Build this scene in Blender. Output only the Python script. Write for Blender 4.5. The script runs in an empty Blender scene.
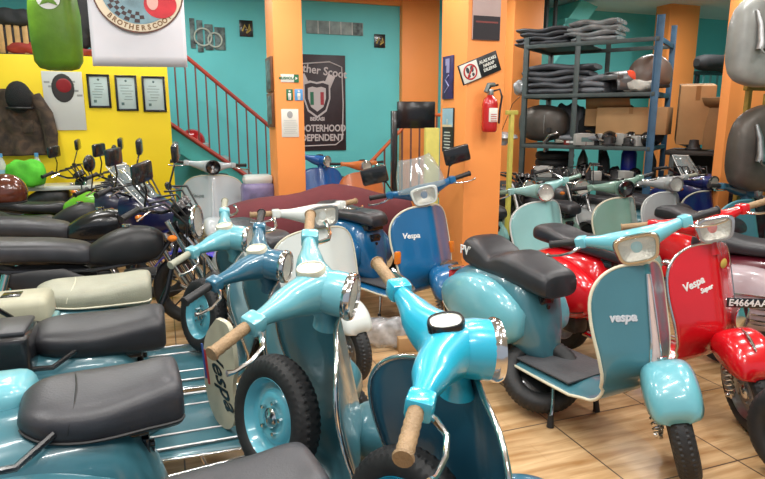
import bpy, bmesh, math, random
from mathutils import Vector, Matrix
random.seed(7)
SC = bpy.context.scene
COL = SC.collection
PI = math.pi
R = math.radians
sin, cos = math.sin, math.cos
CAM = Vector((0, 0, 1.55)); FPX = 600.0; PITCH = math.atan2(121.5, FPX)

def at(u, v, d):
    """world point on the sight line of photo pixel (u,v) at forward distance d"""
    a = (u - 382.5) / FPX; b = -(v - 239.5) / FPX
    dr = Vector((a, cos(PITCH) + b * sin(PITCH), -sin(PITCH) + b * cos(PITCH)))
    return CAM + dr * (d / dr.y)

# ------------------------------------------------------------------ materials
MATS = {}
def mat(name, col, rough=.5, metal=0, coat=0, noise=0, nscale=8, bump=0, bscale=60, alpha=1, emit=0, trans=0, dirt=None):
    if name in MATS: return MATS[name]
    m = bpy.data.materials.new(name); m.use_nodes = True
    nt = m.node_tree; b = nt.nodes['Principled BSDF']
    b.inputs['Base Color'].default_value = (*col, 1)
    b.inputs['Roughness'].default_value = rough
    b.inputs['Metallic'].default_value = metal
    b.inputs['Coat Weight'].default_value = coat
    b.inputs['Coat Roughness'].default_value = .08
    if trans: b.inputs['Transmission Weight'].default_value = trans
    if alpha < 1: b.inputs['Alpha'].default_value = alpha
    if emit:
        b.inputs['Emission Color'].default_value = (*col, 1); b.inputs['Emission Strength'].default_value = emit
    tc = nt.nodes.new('ShaderNodeTexCoord')
    if noise:
        n = nt.nodes.new('ShaderNodeTexNoise'); n.inputs['Scale'].default_value = nscale; n.inputs['Detail'].default_value = 6
        nt.links.new(tc.outputs['Object'], n.inputs['Vector'])
        r = nt.nodes.new('ShaderNodeValToRGB')
        r.color_ramp.elements[0].position = .3; r.color_ramp.elements[1].position = .7
        d = dirt or tuple(c * (1 - noise) for c in col)
        r.color_ramp.elements[0].color = (*d, 1)
        r.color_ramp.elements[1].color = (*[min(1, c * (1 + noise * .5)) for c in col], 1)
        nt.links.new(n.outputs['Fac'], r.inputs['Fac']); nt.links.new(r.outputs['Color'], b.inputs['Base Color'])
    if bump:
        n = nt.nodes.new('ShaderNodeTexNoise'); n.inputs['Scale'].default_value = bscale; n.inputs['Detail'].default_value = 4
        nt.links.new(tc.outputs['Object'], n.inputs['Vector'])
        bp = nt.nodes.new('ShaderNodeBump'); bp.inputs['Strength'].default_value = bump; bp.inputs['Distance'].default_value = .01
        nt.links.new(n.outputs['Fac'], bp.inputs['Height']); nt.links.new(bp.outputs['Normal'], b.inputs['Normal'])
    MATS[name] = m
    return m
def srgb(r, g, b):
    f = lambda c: ((c / 255 + .055) / 1.055) ** 2.4 if c > 10 else c / 255 / 12.92
    return (f(r), f(g), f(b))
def paint(name, r, g, b, rough=.28, noise=.12):
    return mat(name, srgb(r, g, b), rough=rough, coat=.7, noise=noise, nscale=3.5)
CHROME = mat('chrome', (.72, .72, .72), rough=.14, metal=1, noise=.12, nscale=20)
STEEL = mat('dull_steel', (.4, .4, .4), rough=.38, metal=.9, noise=.3, nscale=15)
TYRE = mat('tyre_rubber', (.016, .016, .017), rough=.62, noise=.3, nscale=30)
RUB = mat('black_rubber', (.014, .014, .015), rough=.5, noise=.2, nscale=20)
BLK = mat('black_paint', (.01, .01, .012), rough=.25, coat=.5, noise=.2)
ENG = mat('engine_metal', (.09, .09, .095), rough=.45, metal=.7, noise=.5, nscale=12)
VINYL = mat('black_vinyl', (.022, .022, .026), rough=.42, noise=.25, nscale=14, bump=.08, bscale=160)
VINYLG = mat('grey_vinyl', (.038, .038, .044), rough=.4, noise=.2, nscale=14, bump=.08, bscale=160)
CREAMV = mat('cream_vinyl', srgb(158, 158, 140), rough=.5, noise=.15, nscale=9, bump=.2, bscale=120)
TANR = mat('tan_rubber', srgb(150, 122, 88), rough=.6, noise=.2, nscale=20, bump=.4, bscale=150)
GLASS = mat('lamp_glass', (.7, .72, .68), rough=.06, coat=1, alpha=.22)
REFL = mat('lamp_reflector', (.55, .54, .48), rough=.4, metal=.75, bump=.6, bscale=90)
CLEAR = mat('clear_screen', (.30, .36, .37), rough=.05, coat=1, alpha=.40)
RED = mat('red_lens', (.5, .01, .01), rough=.15, coat=1)
ORANGE = mat('amber_lens', srgb(220, 120, 30), rough=.15, coat=1)
WHITE = mat('white_ink', (.75, .75, .73), rough=.5)
CREAM = mat('cream_rubber', srgb(205, 200, 178), rough=.45, noise=.1)

# ------------------------------------------------------------------ mesh builder
class MB:
    def __init__(s): s.v = []; s.f = []
    def add(s, vs, fs, M=None):
        o = len(s.v)
        for p in vs:
            p = Vector(p); s.v.append(M @ p if M is not None else p)
        s.f += [tuple(o + i for i in f) for f in fs]
        return s
    def loft(s, rings, cap=(True, True), closed=True, M=None):
        n = len(rings[0]); vs = [p for r in rings for p in r]; fs = []
        for i in range(len(rings) - 1):
            for j in range(n if closed else n - 1):
                k = (j + 1) % n
                fs.append((i * n + j, i * n + k, (i + 1) * n + k, (i + 1) * n + j))
        if cap[0]: fs.append(tuple(range(n))[::-1])
        if cap[1]: fs.append(tuple((len(rings) - 1) * n + j for j in range(n)))
        return s.add(vs, fs, M)
    def tube(s, pts, r, n=8, M=None, cap=True, loop=False):
        pts = [Vector(p) for p in pts]; m = len(pts)
        rs = r if isinstance(r, (list, tuple)) else [r] * m
        rings = []; up = None
        for i, p in enumerate(pts):
            if loop: t = pts[(i + 1) % m] - pts[i - 1]
            else: t = pts[min(i + 1, m - 1)] - pts[max(i - 1, 0)]
            if t.length < 1e-9: t = Vector((0, 0, 1))
            t.normalize()
            if up is None:
                a = Vector((0, 0, 1)) if abs(t.z) < .9 else Vector((1, 0, 0))
                up = (a - t * a.dot(t)).normalized()
            else:
                up = up - t * up.dot(t)
                up = up.normalized() if up.length > 1e-6 else t.orthogonal().normalized()
            sd = t.cross(up)
            rings.append([p + (up * cos(2 * PI * k / n) + sd * sin(2 * PI * k / n)) * rs[i] for k in range(n)])
        if loop: rings.append(rings[0]); return s.loft(rings, (False, False), True, M)
        return s.loft(rings, (cap, cap), True, M)
    def lathe(s, prof, n=24, M=None, cap=(False, False)):
        rings = [[(r * cos(2 * PI * k / n), r * sin(2 * PI * k / n), h) for k in range(n)] for r, h in prof]
        return s.loft(rings, cap, True, M)
    def ell(s, c, r, n=16, m=10, M=None):
        c = Vector(c); rings = []
        for i in range(m + 1):
            a = -PI / 2 + PI * i / m; q = max(cos(a), .02)
            rings.append([c + Vector((r[0] * q * cos(2 * PI * k / n), r[1] * q * sin(2 * PI * k / n), r[2] * sin(a))) for k in range(n)])
        return s.loft(rings, (True, True), True, M)
    def box(s, c, d, r=0, M=None, seg=2):
        bm = bmesh.new(); bmesh.ops.create_cube(bm, size=1)
        for v in bm.verts: v.co = Vector((v.co.x * d[0], v.co.y * d[1], v.co.z * d[2]))
        if r: bmesh.ops.bevel(bm, geom=list(bm.edges), offset=min(r, min(d) * .48), segments=seg, profile=.5, affect='EDGES')
        for v in bm.verts: v.co += Vector(c)
        bm.verts.index_update()
        vs = [v.co.copy() for v in bm.verts]; fs = [tuple(v.index for v in f.verts) for f in bm.faces]; bm.free()
        return s.add(vs, fs, M)
    def build(s, name, m, parent=None, ang=38, loc=None, rot=None, solid=0, sub=0):
        me = bpy.data.meshes.new(name); me.from_pydata([tuple(v) for v in s.v], [], s.f); me.update()
        bm = bmesh.new(); bm.from_mesh(me); bmesh.ops.recalc_face_normals(bm, faces=bm.faces); bm.to_mesh(me); bm.free()
        me.materials.append(m)
        me.polygons.foreach_set('use_smooth', [True] * len(me.polygons))
        if ang < 180: me.set_sharp_from_angle(angle=R(ang))
        o = bpy.data.objects.new(name, me); COL.objects.link(o)
        if parent: o.parent = parent
        if loc is not None: o.location = loc
        if rot is not None: o.rotation_euler = rot
        if solid:
            md = o.modifiers.new('t', 'SOLIDIFY'); md.thickness = solid; md.offset = 0
        if sub:
            md = o.modifiers.new('s', 'SUBSURF'); md.levels = md.render_levels = sub
        return o

def tag(o, label, cat, group=None):
    o['label'] = label; o['category'] = cat
    if group: o['group'] = group
    return o
def thing(name, label, cat, loc=(0, 0, 0), rz=0, group=None, scale=1):
    o = bpy.data.objects.new(name, None); COL.objects.link(o)
    o.location = loc; o.rotation_euler = (0, 0, rz); o.scale = (scale,) * 3
    return tag(o, label, cat, group)
def struct(o): o['kind'] = 'structure'; return o

def sring(cx, cy, cz, a, b, n=24, p=2.6, plane='yz'):
    out = []
    for k in range(n):
        t = 2 * PI * k / n; c, s = cos(t), sin(t)
        x = a * math.copysign(abs(c) ** (2 / p), c); y = b * math.copysign(abs(s) ** (2 / p), s)
        out.append(Vector((cx, cy + x, cz + y)) if plane == 'yz' else (Vector((cx + x, cy, cz + y)) if plane == 'xz' else Vector((cx + x, cy + y, cz))))
    return out
def interp(tab, x):
    if x <= tab[0][0]: return tab[0][1:]
    for a, b in zip(tab, tab[1:]):
        if x <= b[0]:
            t = (x - a[0]) / (b[0] - a[0]); t = t * t * (3 - 2 * t) if len(tab) > 99 else t
            return tuple(p + (q - p) * t for p, q in zip(a[1:], b[1:]))
    return tab[-1][1:]
def smooth_tab(tab, n):
    """catmull-rom resample of a table whose rows are tuples, n rows out"""
    out = []; m = len(tab)
    for i in range(n):
        u = i / (n - 1) * (m - 1); k = min(int(u), m - 2); t = u - k
        p0 = tab[max(k - 1, 0)]; p1 = tab[k]; p2 = tab[k + 1]; p3 = tab[min(k + 2, m - 1)]
        out.append(tuple(.5 * (2 * b + (c - a) * t + (2 * a - 5 * b + 4 * c - d) * t * t + (-a + 3 * b - 3 * c + d) * t ** 3) for a, b, c, d in zip(p0, p1, p2, p3)))
    return out

def text_mb(txt, size, ext=.001, bold=0, shear=0, space=1, align='CENTER'):
    cu = bpy.data.curves.new('t', 'FONT'); cu.body = txt; cu.size = size; cu.extrude = ext; cu.offset = bold
    cu.align_x = align; cu.align_y = 'CENTER'; cu.shear = shear; cu.space_character = space; cu.resolution_u = 3
    o = bpy.data.objects.new('t', cu); COL.objects.link(o)
    bpy.context.view_layer.update()
    me = bpy.data.meshes.new_from_object(o.evaluated_get(bpy.context.evaluated_depsgraph_get()))
    mb = MB(); mb.add([v.co.copy() for v in me.vertices], [tuple(p.vertices) for p in me.polygons])
    bpy.data.objects.remove(o); bpy.data.curves.remove(cu); bpy.data.meshes.remove(me)
    return mb
def T(x=0, y=0, z=0): return Matrix.Translation((x, y, z))
def RX(a): return Matrix.Rotation(R(a), 4, 'X')
def RY(a): return Matrix.Rotation(R(a), 4, 'Y')
def RZ(a): return Matrix.Rotation(R(a), 4, 'Z')
# ------------------------------------------------------------------ scooter
def tyre_mb(Ro=.205, hw=.046, hh=.04, N=90, M=None, tread=True):
    """tyre around the local Z axis"""
    K = 26 if tread else 16; N = 208 if tread else min(N, 56)
    mb = MB(); rings = []
    for i in range(N):
        a = 2 * PI * i / N; ring = []
        for k in range(K):
            t = 2 * PI * k / K; c, s = cos(t), sin(t)
            rr = hh * math.copysign(abs(c) ** .85, c); zz = hw * math.copysign(abs(s) ** .85, s)
            if tread and c > .05:
                kk = k if k < K / 2 else K - k; row = (kk + 1) // 2
                if ((i + 2 * row) // 2) % 2 == 0 or kk == 3: rr -= .0045
            q = Ro - hh + rr
            ring.append((q * cos(a), q * sin(a), zz))
        rings.append(ring)
    rings.append(rings[0])
    return mb.loft(rings, (False, False), True, M)
def wheel(parent, name, M, rimmat, Ro=.205, hw=.046, tread=True, hubmat=None):
    t = tyre_mb(Ro, hw, .042, M=M, tread=tread).build(name, TYRE, parent, ang=25)
    k = Ro / .205; r = MB()
    for sgn in (1, -1):
        r.lathe([(.136 * k, .030 * sgn), (.131 * k, .036 * sgn), (.125 * k, .030 * sgn), (.119 * k, .010 * sgn), (.112 * k, .002 * sgn), (.092 * k, .0), (.08 * k, .012 * sgn), (.062 * k, .016 * sgn), (.05 * k, .010 * sgn), (.0, .010 * sgn)], 40, M)
    r.build('rim', rimmat, t, ang=50)
    h = MB()
    for sgn in (1, -1):
        h.lathe([(.034, .010 * sgn), (.034, .022 * sgn), (.026, .030 * sgn), (.0, .034 * sgn)], 16, M)
        for q in range(5):
            a = 2 * PI * q / 5
            h.lathe([(.007, .012 * sgn), (.007, .026 * sgn), (.0, .027 * sgn)], 6, M @ T(.052 * k * cos(a), .052 * k * sin(a), 0))
    h.build('hub', hubmat or CHROME, t)
    return t
UP = RX(90)   # local Z axis -> lateral axis: an upright wheel

P0 = Vector((.47, 0, .85)); AX = Vector((-.36, 0, .933)).normalized()
def steer_m(deg): return Matrix.Translation(P0) @ Matrix.Rotation(R(deg), 4, AX) @ Matrix.Translation(-P0)

SW = [1.0]
def sh_w(z): return SW[0] * sh_w0(z)
def sh_w0(z):
    if z > .66: return .305 * max(0, 1 - ((z - .66) / .235) ** 2.7) ** (1 / 2.7)
    return .305 - .065 * ((.66 - z) / .36) ** 1.6 if z > .30 else .24
def sh_x(z): return .45 + .24 * (.86 - z) - (0 if z > .52 else (.52 - z) ** 2 * 3.0)
def shield_x(z, y, ridge=1):
    w = .335
    return sh_x(z) - .135 * (abs(y) / w) ** 2.2 * min(1, max(0, (z - .27) / .2)) + .042 * ridge * math.exp(-(y / .075) ** 2) * min(1, max(0, (z - .3) / .15))
def shield(parent, m, trim, ridge=1, floor_m=None):
    rows = []
    for i in range(16):                       # top down to bend
        a = i / 15 * PI / 2; z = .66 + .235 * cos(a) ** (2 / 2.7) if i else .8949
        rows.append(z)
    rows += [.66 - .30 * i / 9 for i in range(1, 10)]
    NC = 25; g = []; edgeL = []; edgeR = []
    for z in rows:
        w = max(sh_w(z), .02)
        r = [Vector((shield_x(z, w * t, ridge), w * t, z)) for t in [(-1 + 2 * j / (NC - 1)) for j in range(NC)]]
        g.append(r)
    xb = g[-1][NC // 2].x; 
    last = rows[-1]
    for q in range(1, 9):                      # bend into the floorboard
        a = q / 8 * PI / 2; w = .24 * SW[0]
        z = last - .10 * sin(a); xo = sh_x(last) - .12 * (1 - cos(a))
        f = cos(a)
        r = []
        for j in range(NC):
            t = -1 + 2 * j / (NC - 1); y = w * t
            x = xo - .135 * (abs(y) / .335) ** 2.2 * .45 * f + .042 * ridge * math.exp(-(y / .075) ** 2) * .4 * f
            r.append(Vector((x, y, z + .02 * ridge * math.exp(-(y / .1) ** 2) * (1 - f))))
        g.append(r)
    x1 = sh_x(last) - .12
    for q in range(1, 7):
        x = x1 - (x1 + .16) * q / 6; w = (.24 - .02 * (q / 6) ** 2) * SW[0]
        g.append([Vector((x, w * (-1 + 2 * j / (NC - 1)), last - .10 - .02 * abs(-1 + 2 * j / (NC - 1)) ** 4 + .012 * math.exp(-((-1 + 2 * j / (NC - 1)) / .4) ** 2))) for j in range(NC)])
    mb = MB(); mb.loft(g, (False, False), False)
    mb.build('legshield', m, parent, ang=180, solid=.007)
    e = [r[0] for r in g][::-1] + [r[-1] for r in g]
    MB().tube(e, .0075, 8).build('shield_trim', trim, parent, ang=180)
def wrap_text(parent, txt, size, y, z, m, rot=0, shear=0, bold=0, name='badge', ridge=1, sx=1):
    mb = text_mb(txt, size, .0015, bold, shear)
    for i, p in enumerate(mb.v):
        a = R(rot); X = (p.x * cos(a) - p.y * sin(a)) * sx; Y = p.x * sin(a) + p.y * cos(a)
        yy = y + X; zz = z + Y      # seen from the front, reading left to right runs towards +y
        mb.v[i] = Vector((shield_x(zz, yy, ridge) + .006 + p.z, yy, zz))
    return mb.build(name, m, parent)

def body(parent, m, o):
    tab = [(-.03, .06, .25, .40), (-.08, .12, .245, .56), (-.14, .16, .25, .68), (-.22, .175, .28, .715), (-.35, .18, .33, .72), (-.50, .18, .37, .705), (-.64, .165, .39, .67), (-.76, .13, .39, .61), (-.84, .09, .38, .53), (-.885, .035, .37, .44)]
    rings = [sring(x, 0, (a + b) / 2, w, (b - a) / 2, 28, 2.7) for x, w, a, b in smooth_tab(tab, 22)]
    mb = MB().loft(rings); mb.build('body', m, parent, ang=70)
    if o.get('cowls', 1):
        for s in (1, -1):
            mb = MB(); rr = []
            for i in range(19):
                t = i / 18; x = -.10 - .76 * t
                sh = max(.03, sin(PI * min(1, max(0, t * .96 + .02)) ** .8)) ** .55
                rr.append(sring(x, s * (.155 - .05 * t * t), .455 + .02 * sin(PI * t), .115 * sh, .185 * sh, 24, 2.3))
            mb.loft(rr).build('side_cowl', o.get('cowl_m', m), parent, ang=70)
            tr = []
            for i in range(15):
                t = .06 + .86 * i / 14; x = -.10 - .76 * t; sh = sin(PI * (t * .96 + .02) ** .8) ** .55
                tr.append((x, s * (.155 - .05 * t * t + .09 * sh), .455 + .02 * sin(PI * t) - .125 * sh))
            if o.get('cowl_trim', 1): MB().tube(tr, .005, 6).build('cowl_trim', o['trim'], parent)
    MB().box((-.885, 0, .53), (.035, .09, .075), .012).build('tail_light', RED, parent)
    MB().box((-.88, 0, .585), (.05, .10, .02), .008).build('tail_light_cap', CHROME, parent)
    # fuel tap and choke on the front of the body
    mb = MB()
    mb.box((-.095, 0, .56), (.03, .10, .10), .01)
    for k, (y, z) in enumerate(((.03, .59), (-.03, .58), (.0, .54))): mb.lathe([(.012, -.01), (.012, .012), (.0, .014)], 10, T(-.080, y, z) @ RY(90))
    mb.build('fuel_taps', BLK, parent)

DZ = [0]; DX = [1]; DO = [0]
def seat(parent, style, m, pipe=None, txt=None):
    S = {
        # x, half width, bottom, top
        'bench': [(-.74, .085, .715, .78), (-.70, .115, .705, .815), (-.58, .13, .70, .815), (-.45, .135, .70, .79), (-.28, .14, .70, .785), (-.14, .13, .69, .79), (-.06, .10, .68, .77), (-.03, .08, .68, .74)],
        'hump': [(-.75, .10, .72, .81), (-.73, .13, .70, .865), (-.65, .145, .69, .875), (-.54, .15, .685, .835), (-.47, .15, .685, .80), (-.38, .155, .68, .835), (-.28, .155, .67, .835), (-.14, .14, .655, .805), (-.05, .125, .645, .785), (-.02, .11, .65, .76)],
        'saddle': [(-.52, .05, .735, .75), (-.50, .08, .71, .775), (-.44, .115, .69, .79), (-.34, .13, .675, .79), (-.24, .13, .67, .79), (-.12, .115, .66, .80), (-.04, .11, .655, .81), (.0, .105, .66, .805), (.015, .09, .675, .79)],
    }[style]
    pts = smooth_tab(S, 30)
    rings = []
    for x, w, a, b in pts: rings.append(sring(x, 0, (a + b) / 2, w, (b - a) / 2, 28, 3.2))
    st = MB().loft(rings, M=T(DO[0], 0, DZ[0]) @ Matrix.Diagonal((DX[0], 1, 1, 1))).build('seat', m, parent, ang=60)
    if pipe:
        for s in (1, -1):
            MB().tube([(x, s * (w + .001), a + (b - a) * .28) for x, w, a, b in pts[2:-1]], .0045, 6, M=T(DO[0], 0, DZ[0]) @ Matrix.Diagonal((DX[0], 1, 1, 1))).build('piping', pipe, st)
        x, w, a, b = [q for q in pts if q[0] > -.38][0]
        MB().tube([(x + .03 * cos(t), w * .99 * sin(t), (a + b) / 2 + (b - a) / 2 * max(0, cos(t)) ** .62 + .001) for t in [(-PI / 2 + PI * k / 16) for k in range(17)]], .0035, 6, M=T(DO[0], 0, DZ[0]) @ Matrix.Diagonal((DX[0], 1, 1, 1))).build('seam', pipe, st)
    MB().box((-.26, 0, .665), (.36, .16, .05), .01).build('seat_frame', BLK, parent)
    return st

def lamp_round(parent, S, c, rad, rimm, depth=.05, hood=False, shellm=None):
    M = S @ T(*c) @ RY(86)
    mb = MB(); mb.lathe([(rad * .80, -.05), (rad * .96, -.02), (rad, 0), (rad * 1.06, .006), (rad * 1.07, .014), (rad * 1.02, .024), (rad * .90, .026), (rad * .88, .018)], 32, M)
    h = mb.build('headlight', rimm, parent, ang=50)
    MB().lathe([(rad * .89, .016), (rad * .6, .007), (rad * .3, .001), (0.001, .0)], 28, M).build('reflector', REFL, h)
    MB().lathe([(rad * .9, .02), (rad * .7, .030), (rad * .35, .037), (0.001, .039)], 28, M).build('lens', GLASS, h)
    return h
def lamp_rect(parent, S, c, a, b, rimm):
    M = S @ T(*c) @ RY(-4)
    rr = []
    for x, k in ((-.06, .7), (-.02, .95), (0, 1.0), (.012, 1.04), (.024, .98), (.024, .84), (.012, .82)):
        rr.append([M @ Vector((x, p.y * (1 + .12 * p.z / b), p.z)) for p in sring(0, 0, 0, a * k, b * k, 32, 4)])
    h = MB().loft(rr, (True, False)).build('headlight', rimm, parent, ang=50)
    MB().loft([[M @ Vector((x, p.y * (1 + .12 * p.z / b), p.z)) for p in sring(0, 0, 0, a * k, b * k, 28, e)] for x, k, e in ((.013, .83, 4), (-.01, .55, 3), (-.02, .05, 2))], (False, True)).build('reflector', REFL, h)
    MB().loft([[M @ Vector((x, p.y * (1 + .12 * p.z / b), p.z)) for p in sring(0, 0, 0, a * k, b * k, 28, 4)] for x, k in ((.018, .84), (.026, .6), (.028, .05))], (False, True)).build('lens', GLASS, h)
    return h

def headset(parent, m, o, S):
    H = Vector((.40, 0, .975)); f = o.get('fat', 1.0)
    tab = [(-.235, -.095, .02, .021, .021), (-.19, -.076, .016, .026, .026), (-.145, -.055, .01, .034 * f, .033 * f), (-.10, -.038, .004, .046 * f, .044 * f), (-.058, -.010, 0, .059 * f, .056 * f), (-.025, .012, 0, .066 * f, .062 * f), (0, .018, 0, .069 * f, .064 * f)]
    tab += [(-y, x, z, a, b) for y, x, z, a, b in tab[:-1][::-1]]
    rr = [[S @ (H + p) for p in sring(x, y, z, a, b, 20, 2.1, 'xz')] for y, x, z, a, b in smooth_tab(tab, 41)]
    mb = MB().loft(rr)
    rad = o.get('lamp_r', .066)
    if o.get('lamp', 'round') == 'round':
        mb.loft([[S @ (H + Vector((x, y, z))) for x, y, z in [(q.x, q.y, q.z) for q in sring(xx, 0, zz, r, r, 28, 2)]] for xx, zz, r in ((-.02, 0, rad * .75), (.03, .0, rad * .93), (.07, 0, rad * 1.0), (.105, -.002, rad * 1.0))])
    else:
        mb.loft([[S @ (H + q) for q in sring(xx, 0, zz, a, b, 28, 3.2)] for xx, zz, a, b in ((-.03, 0, .05, .045), (.03, 0, .072, .056), (.07, 0, .08, .06))])
    mb.loft([[S @ q for q in sring(H.x + x, 0, H.z + z, a, a * .8, 20, 2, 'xy')] for x, z, a in ((.012, -.02, .05), (.03, -.07, .038), (.045, -.10, .036), (.05, -.135, .045))])
    hs = mb.build('headset', m, parent, ang=60)
    if o.get('lamp', 'round') == 'round': lamp_round(parent, S, (H.x + .108, 0, H.z - .002), rad, o.get('rim', CHROME))
    elif o['lamp'] == 'hole': 
        MB().lathe([(.07, 0), (.072, .012), (.06, .02), (.055, 0), (.0, -.02)], 28, S @ T(H.x + .10, 0, H.z) @ RY(86)).build('headlight_opening', BLK, parent)
    else: lamp_rect(parent, S, (H.x + .094, 0, H.z), .088, .062, o.get('rim', CHROME))
    gm = o.get('grip', RUB)
    for s in (1, -1):
        g0 = Vector((-.098, s * .24, .021)); dv = Vector((-.038, s * .125, .002))
        if o.get('no_right_grip') and s < 0: continue
        pts = []; rs = []
        for k in range(13):
            pts.append(S @ (H + g0 + dv * (k / 12))); rs.append(.0165 if k % 2 else .0178)
        pts += [S @ (H + g0 + dv * 1.01), S @ (H + g0 + dv * 1.05)]; rs += [.021, .019]
        MB().tube(pts, rs, 14).build('grip', gm, hs, ang=60)
        MB().box((0, 0, 0), (.058, .05, .052), .01, S @ T(*(H + Vector((-.088, s * .225, .02)))) @ RZ(s * 19)).build('switch_block', m, hs)
        lv = [(-.085, .22, .005), (-.058, .245, .0), (-.04, .28, -.006), (-.05, .33, -.012), (-.075, .375, -.014), (-.088, .39, -.010)]
        if o.get('levers', 1):
            MB().tube([S @ (H + Vector((x, s * y, z))) for x, y, z in lv], [.009, .008, .0065, .006, .006, .009], 8).build('lever', CHROME, hs)
        if o.get('mirror') and (o['mirror'] == 2 or s == o['mirror']):
            a = H + Vector((-.09, s * .20, .03)); b = a + Vector((.0, s * .10, .12))
            mr = MB().tube([S @ a, S @ (a + Vector((.01, s * .03, .09))), S @ b], .006, 8).build('mirror_stem', BLK, hs)
            q = S @ T(*(b + Vector((0, 0, .035)))) @ RZ(s * 8)
            MB().box((0, 0, 0), (.035, .19, .12), .016, q).build('mirror', BLK, hs)
            MB().box((-.016, 0, 0), (.003, .16, .09), .001, q).build('mirror_glass', CHROME, hs)
    if o.get('speedo', 1):
        M = S @ T(H.x - .005, 0, H.z + .058 * f) @ RY(-12)
        MB().loft([[M @ p for p in sring(0, 0, z, .043 * k, .035 * k, 24, 2.4, 'xy')] for z, k in ((-.02, 1), (.006, 1.02), (.012, .96), (.012, .86), (.008, .84))]).build('speedometer_rim', o.get('sp_rim', BLK), hs)
        MB().loft([[M @ p for p in sring(0, 0, z, .043 * k, .035 * k, 24, 2.4, 'xy')] for z, k in ((.009, .85), (.0145, .5), (.015, .05))], (False, True)).build('speedometer_glass', mat('dial_face', (.62, .66, .6), rough=.12, coat=1, noise=.2, nscale=60), hs)
    if o.get('cable'):
        MB().tube([S @ (H + Vector(p)) for p in ((.0, -.19, .0), (.06, -.2, -.04), (.10, -.15, -.14), (.09, -.06, -.24), (.06, 0, -.3))], .005, 6).build('brake_cable', RUB, hs)

def front_end(parent, m, o, S):
    wc = Vector((.725, 0, .207))
    wheel(parent, 'front_wheel', S @ T(*wc) @ UP, o.get('rim_m', STEEL))
    # mudguard
    g = []
    for i in range(21):
        t = -1 + 2 * i / 20; x = -.025 + .175 * t
        sh = max(.0, 1 - abs(t) ** 2.6) ** (1 / 2.6); w = .035 + .075 * sh
        top = .345 + .165 * max(.02, 1 - abs(t) ** 2.2) ** .5; bot = .375 - .03 * t
        if t > 0: top -= .015 * t
        zb = min(bot, top - .004)
        r = []
        for k in range(17):
            a = PI * k / 16; c, s_ = cos(a), sin(a)
            r.append(S @ Vector((wc.x + x, -w * math.copysign(abs(c) ** .55, c), zb + (top - zb) * s_ ** .7)))
        g.append(r)
    MB().loft(g, (False, False), False).build('mudguard', o.get('guard_m', m), parent, ang=180, solid=.006)
    if o.get('crest'):
        MB().tube([S @ Vector((wc.x - .025 + .175 * t, 0, .355 + .165 * (1 - abs(t) ** 2.2) ** .5 - (.015 * t if t > 0 else 0) + .006)) for t in (.0, .15, .3, .45, .6, .72)], [.004, .007, .008, .008, .007, .004], 8).build('mudguard_crest', CHROME, parent)
    # steering column and trailing link on the right hand side
    MB().tube([S @ Vector(p) for p in ((.615, 0, .46), (.64, -.02, .40), (.66, -.06, .35), (.665, -.075, .28), (.70, -.075, .215))], .018, 10).build('fork', o.get('fork_m', STEEL), parent)
    sp = [S @ Vector((.735 + .02 * cos(k * .9) - k * .0006, -.085 + .02 * sin(k * .9), .22 + k * .0035)) for k in range(50)]
    MB().tube(sp, .004, 5).build('spring', CHROME, parent)
    MB().lathe([(.0, -.016), (.02, -.014), (.022, .0), (.014, .006), (.012, .018), (0, .02)], 14, S @ T(.725, -.085, .207) @ UP).build('axle_nut', CHROME, parent)

def stand(parent):
    for s in (1, -1):
        l = MB().tube([(.08, s * .09, .25), (.135, s * .145, .12), (.145, s * .165, .05)], .010, 8).build('stand_leg', CHROME if s else STEEL, parent)
        MB().tube([(.143, s * .163, .065), (.148, s * .167, .012), (.148, s * .168, .002)], [.014, .017, .019], 10).build('rubber_foot', RUB, l)

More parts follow.
